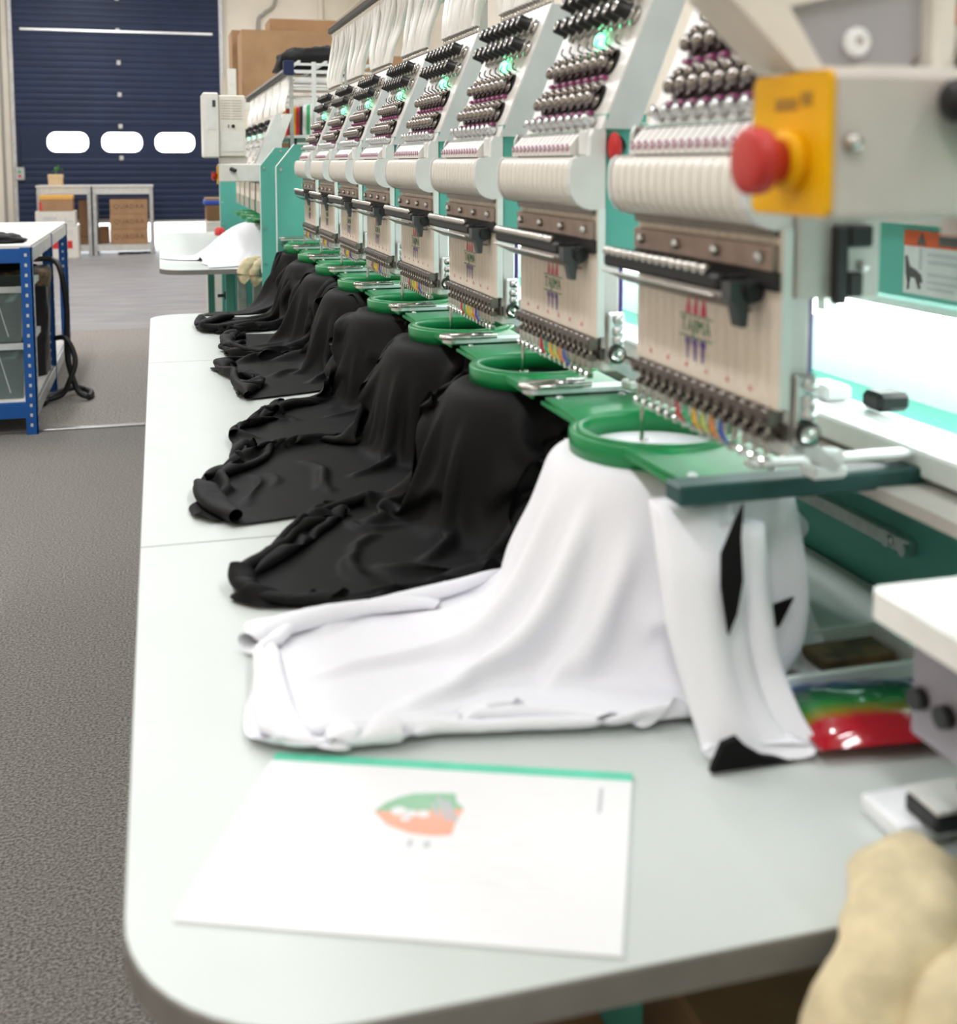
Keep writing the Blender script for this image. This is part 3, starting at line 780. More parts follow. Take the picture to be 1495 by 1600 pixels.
    part('base_block', MB(OFF).box(.0065, .055, -.001, W - .012, 1.3955, 1.405), 'teal', tp)
    L = Vector((0, 0, -ZB))
    def at_(s, y, n=0): return Vector(sl(s, y, n)) + L
    # dark pockets with chrome tension discs
    def flat(poly, nz, m):  # polygon in (up-slope, y) turned into a slab in panel axes
        q = MB()
        q.prism([(-a, -b) for a, b in poly], 'z', -.001, nz)
        return q.mesh('pocket', m)
    pk = flat(rounded_rect(-.0165, .0165, -.108, .108, .0155, 6), .0012, 'slot_black')
    disc = MB().lathe([(.0078, 0), (.0088, .002), (.0088, .004), (.0045, .006), (.0075, .008), (.0092, .011), (.0085, .0150), (.005, .0175), (0, .0183)], (0, 0, 0), (0, 0, 1), 14).mesh('tension_disc', 'chrome_dark_reflection')
    small = MB().lathe([(.006, 0), (.0065, .004), (.0062, .008), (.003, .0105), (0, .011)], (0, 0, 0), (0, 0, 1), 12).mesh('disc_cap', 'chrome_dark_reflection')
    ind = MB().box(-.0022, .0022, -.0062, .0062, 0, .007, bev=.0008).mesh('indicator', 'purple')
    for s0 in (.040, .085):
        p = obj('tension_pocket', pk, tp, at_(s0, .138), SL_ROT)
        for k in range(8):
            y = .138 - .0945 + k * .0262
            obj('tension_disc', disc, tp, at_(s0 - .005, y, .001), SL_ROT)
            obj('disc_cap', small, tp, at_(s0 + .0105, y + .006, .001), SL_ROT)
            obj('indicator', ind, tp, at_(s0 - .0205, y + .004, 0), SL_ROT)
    bar = MB().lathe([(.005, 0), (.0068, .002), (.0068, .008), (.0048, .010), (.006, .013), (.006, .016), (0, .0165)], (0, 0, 0), (0, 0, 1), 12).mesh('thread_guide', 'zinc')
    for k in range(9):
        obj('thread_guide', bar, tp, at_(.0085, .030 + k * .0268, 0), SL_ROT)
    hk = MB().tube(smooth_path([(0, 0, -.001), (0, 0, .006), (-.003, .002, .009), (-.008, .004, .0095)], 4), .0011, 6).mesh('thread_hook', 'gunmetal')
    for k in range(7):
        obj('thread_hook', hk, tp, at_(.108, .045 + k * .031, 0), SL_ROT)
    obj('status_led', MB().ball((0, 0, .004), .0062, 0, 12, (1.5, 1, 1)).mesh('status_led', 'led_green'), tp, at_(.118, .112, 0), SL_ROT)
    kb = MB().lathe([(.0115, 0, 1), (.0125, .002, 1), (.0125, .004, 1), (.006, .0055, 1), (.006, .009, 1), (.0118, .010, 1), (.0118, .0118, 1), (.0095, .0123, 0), (.0098, .028, 0), (.0088, .0292, 0), (.0060, .0293, 0), (.0056, .0296, 1), (.0030, .0297, 1), (.0028, .0290, 2), (0, .0290, 2)], (0, 0, 0), (0, 0, 1), 16).mesh('tension_knob', ['black_plastic', 'chrome', 'dark_steel'])
    for s0, d in ((.141, 0), (.176, .008)):
        for k in range(8):
            obj('tension_knob', kb, tp, at_(s0, .028 + d + k * .0292, 0), SL_ROT)
    tb_ = MB().lathe([(.0042, -.004), (.0042, .006), (.0028, .0065), (.0028, .014)], (0, 0, 0), (0, 0, 1), 10).mesh('tube_socket', 'chrome')
    rr = Matrix(((1, 0, 0), (0, 1, 0), (0, 0, 1))).to_euler()
    for k in range(15):
        obj('tube_socket', tb_, tp, (.084, .012 + k * .0176, 1.586 - ZB), (0, -.25, 0))
    # steel guide rail below the cover
    gr = part('guide_rail', MB(OFF).box(-.0105, -.0045, .004, W - .004, 1.262, 1.284, bev=.001), 'bronze_plate', h)
    for y in (.022, .10, .18, .262):
        part('bolt', MB(OFF).lathe([(.005, 0), (.005, .003), (.003, .005), (0, .0053)], (-.0105, y, 1.273), (-1, 0, 0), 12), 'zinc', gr)
    part('dark_backing', MB(OFF).box(-.008, -.0043, .0, W, 1.246, 1.2615), 'slot_black', gr)
    bb = part('bead_bar', MB(OFF).box(-.035, -.021, .050, W + .020, 1.242, 1.256, bev=.003).box(-.022, -.004, .05, .07, 1.247, 1.254), 'black_rubber', h)
    be = MB().lathe([(.003, 0), (.0050, .0015), (.0056, .004), (.0050, .0068), (.0028, .0086), (0, .009)], (0, 0, 0), (0, 0, 1), 12).mesh('bead', 'chrome')
    for k in range(15):
        obj('bead', be, bb, (-.031, .078 + k * .0158, 1.2550 - ZB), (0, -.5, 0))
    ty = part('thread_tray', MB(OFF).prism([(-.036, 1.2375), (-.0365, 1.239), (-.010, 1.2265), (-.004, 1.2265), (-.004, 1.225), (-.0105, 1.225)], 'y', .045, W + .014), 'dark_steel', h)
    part('wire', MB(OFF).tube([(-.037, .05, 1.2385), (-.037, W + .016, 1.2385)], .0016, 6), 'chrome', ty)
    cl = part('clamp', MB(OFF).prism([(-.034, 1.252), (-.034, 1.236), (-.028, 1.232), (-.024, 1.214), (-.018, 1.214), (-.016, 1.232), (-.006, 1.236), (-.006, 1.252)], 'y', .028, .044), 'gunmetal', h)
    part('clamp_screw', MB(OFF).cyl((-.014, .022, 1.243), (-.014, .028, 1.243), .008, 14), 'black_plastic', cl)
    # needle bars
    cols = ['dark_steel', 'chrome', 'dark_steel']
    nb = MB()
    nb.box(-.006, .006, -.0052, .0052, -.015, 0, 2, bev=.001)
    nb.box(-.010, -.006, -.0035, .0035, -.013, -.007, 0)
    nb.cyl((-.001, 0, -.015), (-.001, 0, -.038), .0022, 8, 1)
    nb.box(-.0058, .0045, -.0042, .0042, -.027, -.020, 0, bev=.001)
    nb.cyl((-.004, 0, -.027), (-.004, 0, -.044), .0013, 6, 1)
    nb.box(-.0075, .0015, -.0032, .0032, -.048, -.041, 1, bev=.001)
    nme = nb.mesh('needle_bar', cols)
    for k in range(15):
        obj('needle_bar', nme, h, (-.004, .012 + k * .0186, 1.148 - ZB))
    part('needle_rail', MB(OFF).box(-.0115, -.0102, .002, W - .002, 1.138, 1.147).box(.003, .008, .002, W - .002, 1.122, 1.136), 'dark_steel', h)
    nd = part('needle', MB(OFF).cyl((-.005, .268, 1.10), (-.005, .268, 1.072), .0022, 8).cyl((-.005, .268, 1.072), (-.005, .268, 1.052), .0008, 6), 'chrome', h)
    part('presser_foot', MB(OFF).cyl((-.009, .259, 1.10), (-.009, .259, 1.066), .0022, 8).lathe([(.004, 0), (.006, .0015), (.0055, .003), (.003, .0035)], (-.006, .262, 1.062), (0, 0, 1), 12), 'chrome', nd)
    for k, c in enumerate(('thread_red', 'thread_green', 'thread_yellow', 'thread_olive', 'thread_orange', 'thread_blue')):
        y = .165 - k * .0175
        part('coloured_thread', MB(OFF).tube([(-.013, y + .004, 1.124), (-.014, y, 1.114), (-.009, y - .006, 1.103)], [.0010, .0022, .0010], 6), c, h)
    return h
TAJ = text_mesh('lettering', 'TAJIMA', .0195, 'print_green', .0002, 1.05)
TAJ_S = .060 / max(1e-6, max(v.co.x for v in TAJ.vertices) - min(v.co.x for v in TAJ.vertices))
for v in TAJ.vertices: v.co.x *= TAJ_S
head = build_head()
HY = [.823 + HP * k for k in range(NH)]
ORD = ['nearest', 'second', 'third', 'fourth', 'fifth', 'sixth', 'seventh', 'farthest']
HL = ['nearest embroidery head, beside the red emergency button, above the white shirt'] + ['%s embroidery head counted from the red emergency button, above a black shirt' % w for w in ORD[1:7]] + ['farthest embroidery head of the near machine, next to the teal end panel']
index_kids()
heads = [head] + [copy_tree(head) for _ in range(NH - 1)]
for k, h in enumerate(heads):
    h.location = (.485, HY[k], ZB); h['label'] = HL[k]
# little red tab on the fourth head, red lever on the arm of the second
lv = obj('release_lever', MB().ball((0, 0, 0), .014, 0, 14, (.55, .8, 1.25)).cyl((.002, .012, 0), (.012, .016, .004), .012, 12, 1).mesh('release_lever', ['red_paint', 'black_plastic']), heads[1], (.014, -.006, 1.367 - ZB))
lv['label'] = 'red release lever'

hb = part('side_bracket', MB(OFF).box(.0075, .083, -.006, .0065, 1.240, 1.330, bev=.002), 'galv_light', heads[0])
part('bolt', MB(OFF).lathe([(.0045, 0), (.0045, .003), (.003, .005), (0, .0053)], (.066, -.006, 1.266), (0, -1, 0), 12), 'zinc', hb)
part('sensor_clip', MB(OFF).box(.036, .048, -.016, -.0065, 1.236, 1.30, bev=.002).box(.048, .070, -.016, -.0065, 1.282, 1.30, bev=.002).box(.048, .062, -.016, -.0065, 1.242, 1.262, bev=.002), 'black_plastic', hb)

# ------------------------------------------------------------------ thread tubes and their rack bar
rk = thing('thread_bar', 'long black bar with a row of chrome eyelets above the near heads', 'machine part', (.60, 2.3, 1.60))
ok = rk.location
part('bar', MB(ok).box(.582, .612, .55, 4.04, 1.79, 1.812, bev=.004), 'black_plastic', rk)
part('eyelets', (lambda q: [q.cyl((.597, .56 + i * .027, 1.79), (.597, .56 + i * .027, 1.778), .006, 8) for i in range(129)] and q)(MB(ok)), 'chrome', rk)['kind'] = 'stuff'
part('bar_backing', MB(ok).box(.612, .618, .55, 4.04, 1.70, 1.812), 'tube_white', rk)
for y in (.62, 2.3, 3.98):
    part('post', MB(ok).box(.63, .655, y - .012, y + .012, 1.415, 1.80), 'galvanised', rk)
    part('post_arm', MB(ok).box(.6175, .64, y - .012, y + .012, 1.785, 1.80), 'galvanised', rk)
random.seed(4)
for k in range(NH):
    t = thing('tube_bundle', 'bundle of white thread tubes rising from the %s head to the black bar' % ORD[k], 'thread tubes', (.57, HY[k] + .13, 1.60), 'white thread tube bundles')
    ot = t.location
    for i in range(15):
        ya = HY[k] + .012 + i * .0176; yb = HY[k] - .05 + i * .027 + random.uniform(-.004, .004)
        if yb > 4.02: yb = 4.02
        bx = random.uniform(-.012, .012)
        p = smooth_path([(.566, ya, 1.597), (.572 + bx * .5, ya + (yb - ya) * .15 + .006, 1.635), (.592 + bx, ya + (yb - ya) * .55 + .03 + bx, 1.69), (.597 + bx * .5, yb + .008, 1.74), (.597, yb, 1.779)], 5)
        part('thread_tube', MB(ot).tube(p, .0062, 7), 'tube_white', t)
# ------------------------------------------------------------------ green hoops
def build_hoop():
    h = thing('hoop', 'x', 'hoop', (.50, 0, 1.05), 'green hoops of the near machine')
    def ring(r0, r1, z0, z1, n=56):
        q = MB()
        vs = []
        for (r, z) in ((r0, z0), (r1, z0), (r1 + .0006, z1 - .002), (r1 - .001, z1), (r0 + .001, z1), (r0 - .0004, z1 - .002)):
            for i in range(n):
                a = 2 * PI * i / n; vs.append((r * math.cos(a), r * math.sin(a), z))
        m = 6
        q.raw(vs, [(j * n + i, j * n + (i + 1) % n, ((j + 1) % m) * n + (i + 1) % n, ((j + 1) % m) * n + i) for j in range(m) for i in range(n)], 0, True)
        return q
    part('outer_ring', ring(.0838, .0915, -.004, .0215), 'hoop_green', h)
    part('inner_ring', ring(.0785, .0832, -.002, .0240), 'hoop_green', h)
    for s in (-1, 1):
        poly = [(-.066, s * .055), (-.060, s * .186), (.062, s * .186), (.066, s * .055), (.045, s * .0765), (0, s * .0905), (-.045, s * .0765)]
        part('side_plate', MB().prism(poly, 'z', .0165, .0205), 'hoop_green', h)
        part('plate_lip', MB().box(-.0655, -.0625, min(s * .07, s * .186), max(s * .07, s * .186), .0125, .0165), 'hoop_green', h)
        for x in (-.045, .035):
            part('rivet', MB().lathe([(.0045, 0), (.0045, .001), (.003, .0026), (0, .003)], (x, s * .178, .0205), (0, 0, 1), 10), 'zinc', h)
    return h
hoop = build_hoop()
index_kids()
hoops = [hoop] + [copy_tree(hoop) for _ in range(NH - 1)]
NXT = ['', 'next to the white shirt', 'second after the white shirt', 'third after the white shirt', 'fourth after the white shirt', 'fifth after the white shirt', 'sixth after the white shirt', 'farthest from the white shirt']
HOC = [HC0 + HP * k for k in range(NH)]
for k, h in enumerate(hoops):
    h.location = (.50, HOC[k], 1.05)
    h['label'] = 'green round hoop clamping the white shirt' if k == 0 else 'green round hoop clamping the black shirt %s' % NXT[k]

# ------------------------------------------------------------------ draped shirts
import numpy as np
def drape(name, label, group, cx, cy, ang, length, width, seed, m, back=.14, d=.0115, steps=110, iters=9, rim=.087, hem=.03, bend=.22, skew=0.0, gather=0.0, pts=None, ztop=.05, fr=.45, cap_r=(.17, .20), cone=None, squeeze=1.0, side=.205, voff=0.0, yend=None):
    """a sheet of cloth clamped in a hoop, let fall over the ring and onto the table (a small
    mass-spring run): ang turns the long side towards the camera, length/width are the sheet"""
    rng = np.random.RandomState(seed)
    nu = int((length + back) / d) + 1; nv = int(width / d) + 1
    u = np.linspace(-length, back, nu)[:, None] * np.ones((1, nv))
    v = np.ones((nu, 1)) * np.linspace(-width / 2 + voff, width / 2 + voff, nv)[None, :]
    # wavy hem, slightly narrower towards the far end
    k = np.clip(-u / length, 0, 1)
    vn = v / (width / 2)
    ph_ = rng.uniform(0, 6.28, 4)
    u = u + k * hem * (np.sin(vn * 3.1 + ph_[0]) + .5 * np.sin(vn * 7.3 + ph_[1])) 
    v = v * (1 + skew * k)
    rest = np.stack([u, v], -1)
    P = np.zeros((nu, nv, 3))
    ca, sa = math.cos(ang), math.sin(ang)
    # operator side is -x; gathered a little sideways so that folds form
    vg = v * (1 - gather * k)
    u = np.where(u < -.09, -.09 + (u + .09) * squeeze, u)
    P[..., 0] = cx + u * ca - vg * sa
    P[..., 1] = cy + u * sa + vg * ca
    zr = 1.0495; zt = ZT + .0045
    P[..., 2] = zr + .004 * rng.randn(nu, nv) + .006 * np.sin(v * 55 + ph_[2]) * k
    rr = np.hypot(P[..., 0] - cx, P[..., 1] - cy)
    pin = rr < rim
    P[pin, 2] = zr
    w = np.where(pin, 0.0, 1.0)
    V = np.zeros_like(P)
    def pairs(du, dv, stiff):
        out = []
        n0, n1 = nu - du, nv - abs(dv)
        period = 2
        for par in range(period):
            if du:
                ia = np.arange(nu - du); ia = ia[(ia // du) % 2 == par]; ja = np.arange(max(0, -dv), nv - max(0, dv))
            else:
                ia = np.arange(nu); ja = np.arange(nv - dv); ja = ja[(ja // dv) % 2 == par]
            I, J = np.meshgrid(ia, ja, indexing='ij')
            I = I.ravel(); J = J.ravel()
            A = I * nv + J; B = (I + du) * nv + J + dv
            L = np.linalg.norm(rest.reshape(-1, 2)[A] - rest.reshape(-1, 2)[B], axis=1)
            out.append((A, B, L, stiff))
        return out
    C = pairs(1, 0, 1.0) + pairs(0, 1, 1.0) + pairs(1, 1, .6) + pairs(1, -1, .6) + pairs(2, 0, bend) + pairs(0, 2, bend)
    # outline the heap is pushed back to, as a radius around the hoop
    NA = 720
    wall = np.full(NA, 9.0)
    if pts:
        al = sorted(((math.atan2(y - cy, x - cx) % (2 * PI)), math.hypot(x - cx, y - cy)) for x, y in pts)
        aa = np.array([q[0] for q in al]); hh = np.array([q[1] for q in al])
        grid = np.linspace(0, 2 * PI, NA, endpoint=False)
        ins = (grid >= aa[0]) & (grid <= aa[-1])
        wall[ins] = np.interp(grid[ins], aa, hh)
        wall[~ins] = side
    W = w.ravel()
    dt = 1 / 60
    pre = []
    for A, B, L, st in C:
        ws = W[A] + W[B]; ok = ws > 0
        A, B, L = A[ok], B[ok], L[ok]; ws = ws[ok]
        pre.append((A, B, L, (st * W[A] / ws)[:, None], (st * W[B] / ws)[:, None]))
    X = P.reshape(-1, 3); V = V.reshape(-1, 3)
    for s in range(steps):
        V[:, 2] -= 9.8 * dt
        V *= .975
        V[W == 0] = 0
        X0_ = X.copy()
        X = X + V * dt
        for it in range(iters):
            for A, B, L, wa, wb in pre:
                D = X[B] - X[A]
                l = np.sqrt((D * D).sum(1)) + 1e-9
                D *= ((l - L) / l)[:, None]
                X[A] += D * wa; X[B] -= D * wb
            zl = zt if yend is None else np.where(X[:, 1] > yend, .62, zt)
            X[:, 2] = np.maximum(X[:, 2], zl)
            on = X[:, 2] < zl + .0015
            X[on, :2] = X0_[on, :2] + (X[on, :2] - X0_[on, :2]) * (fr if s < 30 or s > steps - 30 else max(fr, .85 if pts else fr))
            if pts and s >= 20:
                sc = 1.0 + (.5 if squeeze > .9 else .12) * max(0.0, 1 - (s - 20) / (steps - 62))
                dx = X[:, 0] - cx; dy = X[:, 1] - cy
                r_ = np.hypot(dx, dy); ai = ((np.arctan2(dy, dx) % (2 * PI)) / (2 * PI) * NA).astype(int) % NA
                lim = wall[ai] * sc
                out = (r_ > lim) & (W > 0)
                kx = lim[out] / r_[out]
                X[out, 0] = cx + dx[out] * kx; X[out, 1] = cy + dy[out] * kx
                # the heap stays low away from the ring
                cap = np.where(r_ > cap_r[0], zt + ztop + np.clip((cap_r[1] - r_) / (cap_r[1] - cap_r[0]), 0, 1) * .15, 9.0)
                X[:, 2] = np.minimum(X[:, 2], cap)
            # ring: nothing passes up through the clamped disc
            X[:, 2] = np.minimum(X[:, 2], zr + .0005 * 0 + .0)
            if cone:
                r_ = np.hypot(X[:, 0] - cx, X[:, 1] - cy)
                X[:, 2] = np.maximum(X[:, 2], np.where(r_ < cone[0], zt + (zr - zt) * (1 - np.clip((r_ - .09) / (cone[0] - .09), 0, 1) ** cone[1]), zl))
        V = (X - X0_) / dt
        sp = np.linalg.norm(V, axis=1); f_ = np.minimum(1, 2.2 / np.maximum(sp, 1e-6)); V *= f_[:, None]
    # layers that lie on each other get a little height of their own
    Xg = X.reshape(nu, nv, 3)
    off = (cx, cy, ZT)
    vs = [(p[0], p[1], p[2]) for p in X]
    fs = [(i * nv + j, (i + 1) * nv + j, (i + 1) * nv + j + 1, i * nv + j + 1) for i in range(nu - 1) for j in range(nv - 1)]
    q = MB(off).raw(vs, fs, 0, True)
    o = obj(name, q.mesh(name, m), None, off)
    sm = o.modifiers.new('smooth', 'SUBSURF'); sm.levels = 2; sm.render_levels = 2
    tag(o, label, 'shirt', group)
    return o
white = drape('white_shirt', 'white shirt with black trim clamped in the nearest hoop', None, .50, HOC[0], .10, .60, .57, 11, 'white_cloth', back=.12, bend=.30, gather=.10, ztop=.04, cap_r=(.18, .27), steps=130, squeeze=.97, side=.29, cone=(.155, 2.4), voff=-.035,
    pts=[(.47, 1.34), (.38, 1.30), (.30, 1.235), (.23, 1.20), (.16, 1.20), (.118, 1.215), (.086, 1.19), (.063, 1.155), (.067, 1.107), (.074, 1.055), (.057, .948), (.086, .913), (.147, .901), (.224, .905), (.33, .882), (.423, .875), (.50, .89)])
SH = 'black shirts draped from the hoops'
BL = lambda k: 'black shirt hanging from the hoop %s' % NXT[k]
SPEC = [
 (1, .30, .68, .46, [(.44, 1.66), (.33, 1.60), (.208, 1.600), (.162, 1.49), (.103, 1.385), (.08, 1.378), (.057, 1.285), (.085, 1.25), (.199, 1.21), (.285, 1.235), (.36, 1.27), (.46, 1.32)]),
 (2, .30, .72, .48, [(.45, 2.06), (.33, 1.99), (.20, 1.975), (.117, 1.985), (.095, 1.857), (.05, 1.788), (.032, 1.701), (.028, 1.635), (.034, 1.597), (.066, 1.553), (.125, 1.51), (.17, 1.513), (.243, 1.539), (.338, 1.571), (.45, 1.73)]),
 (3, .45, .66, .44, [(.45, 2.46), (.36, 2.42), (.30, 2.32), (.195, 2.31), (.175, 2.20), (.126, 2.115), (.085, 2.012), (.115, 1.949), (.195, 1.901), (.261, 1.909), (.32, 1.98), (.43, 2.14)]),
 (4, .28, .68, .48, [(.45, 2.87), (.36, 2.86), (.22, 2.86), (.122, 2.85), (.107, 2.80), (.112, 2.745), (.148, 2.611), (.145, 2.47), (.153, 2.379), (.185, 2.299), (.223, 2.246), (.273, 2.275), (.33, 2.35), (.44, 2.55)]),
 (5, .12, .62, .44, [(.45, 3.28), (.36, 3.27), (.183, 3.31), (.149, 3.13), (.142, 3.002), (.155, 2.94), (.25, 2.90), (.33, 2.95), (.44, 2.97)]),
 (6, .18, .68, .44, [(.45, 3.69), (.30, 3.68), (.182, 3.685), (.132, 3.69), (.087, 3.594), (.093, 3.479), (.112, 3.355), (.171, 3.313), (.25, 3.35), (.36, 3.36), (.44, 3.37)]),
 (7, .0, .42, .42, None)]
for k, a_, l_, w_, pts_ in SPEC:
    drape('black_shirt', BL(k), SH, .50, HOC[k], a_, l_, w_, 20 + k, 'black_cloth', d=.0115 if k < 4 else .014, gather=.16, pts=pts_, cone=(.165, 3.2) if k < 7 else (.125, 2.0), squeeze=.72 if k < 7 else 1.0, yend=None if k < 7 else 3.843)

# sleeves and black trim of the white shirt: cloth tubes hanging down beside the hoop
def loft(parent, name, secs, m, off, n=28, seed=0, rip=.10, closed_end=False):
    """secs: list of (centre, half-width vector, half-depth vector)"""
    q = MB(off); vs = []
    S = []
    for i in range(len(secs) - 1):
        for k in range(6):
            t = k / 6; t = t
            S.append([Vector(secs[i][j]).lerp(Vector(secs[i + 1][j]), t) for j in range(3)])
    S.append([Vector(v) for v in secs[-1]])
    # smooth the section track
    for _ in range(3):
        S = [S[0]] + [[(S[i - 1][j] + S[i][j] * 2 + S[i + 1][j]) / 4 for j in range(3)] for i in range(1, len(S) - 1)] + [S[-1]]
    for si, (c, a, b) in enumerate(S):
        for i in range(n):
            w = 2 * PI * i / n
            k = 1 + rip * math.sin(3 * w + seed) + rip * .7 * math.sin(5 * w + seed * 2 + si * .08)
            vs.append(c + a * math.cos(w) * k + b * math.sin(w) * k)
    q.raw(vs, [(s * n + i, s * n + (i + 1) % n, (s + 1) * n + (i + 1) % n, (s + 1) * n + i) for s in range(len(S) - 1) for i in range(n)] + [tuple(range(n))], 0, True)
    if closed_end: q.raw(vs[-n:], [tuple(reversed(range(n)))], 0, True)
    o = part(name, q, m, parent)
    bm = bmesh.new(); bm.from_mesh(o.data); bmesh.ops.recalc_face_normals(bm, faces=bm.faces); bm.to_mesh(o.data); bm.free()
    return o
WO = (.50, HOC[0], ZT)
s1 = loft(white, 'sleeve', [((.455, .93, 1.045), (.036, .0, .0), (0, .02, 0)), ((.445, .885, 1.00), (.034, -.006, 0), (0, .022, .0)), ((.442, .868, .95), (.032, -.004, 0), (0, .02, 0)), ((.447, .845, .90), (.032, -.004, 0), (0, .018, 0)), ((.455, .822, .875), (.037, -.006, 0), (.0, .014, .006)), ((.462, .806, .869), (.046, -.010, 0), (.0, .006, .006))], 'white_cloth', WO, seed=1)
part('cuff', MB(WO).prism([(.415, .8632), (.425, .886), (.438, .8895), (.447, .880), (.462, .870), (.49, .8632)], 'y', .796, .803), 'black_cloth', white, label='black inside of the sleeve end')
s2 = loft(white, 'side_panel', [((.525, .965, 1.046), (.050, .0, 0), (0, .03, 0)), ((.528, .945, 1.0), (.046, -.004, 0), (0, .03, 0)), ((.532, .93, .95), (.044, -.004, 0), (0, .026, 0)), ((.530, .922, .905), (.040, -.004, 0), (0, .020, 0)), ((.522, .918, .875), (.026, -.002, 0), (0, .012, 0))], 'white_cloth', WO, seed=2.4, rip=.07, closed_end=True)
s3 = loft(white, 'lower_hem', [((.492, .905, 1.03), (.022, -.004, 0), (0, .018, 0)), ((.490, .885, .97), (.020, -.006, 0), (0, .018, 0)), ((.487, .862, .92), (.020, -.006, 0), (0, .015, 0)), ((.490, .835, .885), (.022, -.01, 0), (0, .012, 0)), ((.500, .815, .868), (.020, -.010, 0), (0, .008, .004))], 'white_cloth', WO, seed=4, rip=.05, closed_end=True)
def patch(parent, name, pts, m, off, y_th=.003):
    """flat trim piece sewn on: pts (x, y, z), thickened towards the operator's end"""
    P = [Vector(p) for p in pts]; n = len(P)
    back = [p + Vector((0, y_th, 0)) for p in P]
    q = MB(off).raw(P + back, [tuple(range(n)), tuple(range(2 * n - 1, n - 1, -1))] + [(i, i + n, (i + 1) % n + n, (i + 1) % n) for i in range(n)])
    return part(name, q, m, parent)
patch(white, 'black_trim', [(.472, .858, 1.062), (.462, .856, 1.045), (.449, .852, 1.022), (.4475, .848, .995), (.4525, .843, .955), (.460, .843, .972), (.4665, .846, 1.0), (.467, .852, 1.035)], 'black_cloth', WO)
patch(white, 'black_patch', [(.5255, .896, .953), (.5195, .894, .929), (.531, .894, .934), (.546, .896, .958)], 'black_cloth', WO)

# ------------------------------------------------------------------ job sheet on the table
js = thing('job_sheet', 'printed job sheet in a clear wallet with a mint strip, on the table in front', 'paper', (.18, .77, ZT))
oj = Vector((.18, .77, ZT))
A_, B_, C_, D_ = Vector((.081, .921, 0)), Vector((.353, .811, 0)), Vector((.264, .618, 0)), Vector((-.003, .729, 0))
def sheet_pt(u, v, z):   # u along the strip edge, v away from it
    p = A_.lerp(B_, u).lerp(D_.lerp(C_, u), v); return Vector((p.x, p.y, ZT + z))
def sheet_poly(uv, z0, z1):
    q = MB(oj); n = len(uv)
    lo = [sheet_pt(u, v, z0) for u, v in uv]; hi = [sheet_pt(u, v, z1) for u, v in uv]
    q.raw(lo + hi, [tuple(range(n)), tuple(range(2 * n - 1, n - 1, -1))] + [(i, i + n, (i + 1) % n + n, (i + 1) % n) for i in range(n)])
    return q
part('sheet', sheet_poly([(0, 0.035), (1, 0.035), (1, 1), (0, 1)], .0008, .0022), 'paper', js)
part('wallet_strip', sheet_poly([(0, -.02), (1, -.02), (1, .035), (0, .035)], .0008, .0026), 'paper_teal', js)
def emb(l): return [(u, v) for u, v in l]
# shield lying on its side: point to the left
def uv_of(x, y):
    # inverse of the near-parallelogram map
    p = Vector((x, y, 0)) - A_; e1 = (B_ - A_); e2 = (D_ - A_)
    det = e1.x * e2.y - e1.y * e2.x
    return ((p.x * e2.y - p.y * e2.x) / det, (e1.x * p.y - e1.y * p.x) / det)
sh_top = [(.146, .817), (.156, .826), (.168, .831), (.180, .833), (.200, .828), (.211, .824), (.209, .813), (.212, .802), (.180, .809)]
sh_bot = [(.146, .817), (.180, .809), (.212, .802), (.203, .789), (.195, .772), (.182, .774), (.166, .782), (.152, .797)]
part('printed_emblem', sheet_poly([uv_of(*p) for p in sh_top], .0022, .0025), 'emblem_green', js, label='green and orange shield emblem')
part('printed_emblem', sheet_poly([uv_of(*p) for p in sh_bot], .0022, .0025), 'emblem_orange', js)
em = MB(oj)
def add(q, o): q.v += [tuple(v) for v in []]
for (x, y, r) in ((.163, .812, .006), (.171, .806, .005), (.166, .801, .004), (.180, .803, .005)):
    em.cyl((x, y, ZT + .0024), (x, y, ZT + .0027), r, 9)
part('emblem_highlight', em, 'paper', js)
for (x, y, a, b) in ((.196, .806, .002, .020), (.201, .802, .002, .018), (.190, .806, .0015, .012)):
    em = MB(oj); em.box(x - a, x + a, y - b * .8, y + b * .8, ZT + .0025, ZT + .0027); part('emblem_stroke', em, 'print_grey', js)
part('printed_line', sheet_poly([(.915, .10), (.925, .10), (.925, .26), (.915, .26)], .0022, .0025), 'print_grey', js)
for (u0, u1, v0, v1) in ((.46, .47, .50, .54), (.50, .515, .505, .54)):
    part('printed_mark', sheet_poly([(u0, v0), (u1, v0), (u1, v1), (u0, v1)], .0022, .0025), 'print_grey', js)
for v in (.47, .58, .70):
    part('printed_line', sheet_poly([(.42, v), (.85, v), (.85, v + .012), (.42, v + .012)], .0022, .0025), 'print_faint', js)

# ------------------------------------------------------------------ packet, phone, tray on the table
pk = thing('packet', 'glossy packet with red, green and blue bands on the table by the shelf', 'packet', (.585, .835, ZT + .002), None, -.12)
nx, ny = 22, 14; vs = []
for side in (1, -1):
    for j in range(ny + 1):
        for i in range(nx + 1):
            u = i / nx * 2 - 1; v = j / ny * 2 - 1
            e = (1 - abs(u) ** 3.0) * (1 - abs(v) ** 3.0)
            z = .012 + side * .011 * max(0, e) ** .6 + (.0015 * noise.noise(Vector((u * 4, v * 5, 2))) if side > 0 else 0)
            vs.append((u * .068, v * .056, z))
K = (nx + 1) * (ny + 1)
fs = [(j * (nx + 1) + i, j * (nx + 1) + i + 1, (j + 1) * (nx + 1) + i + 1, (j + 1) * (nx + 1) + i) for j in range(ny) for i in range(nx)]
part('film', MB().raw(vs, fs + [tuple(K + i for i in reversed(f)) for f in fs], 0, True), 'packet_film', pk)
part('sealed_edge', MB().box(-.071, -.0665, -.056, .056, .0105, .0125).box(.0665, .071, -.056, .056, .0105, .0125), 'packet_film', pk)
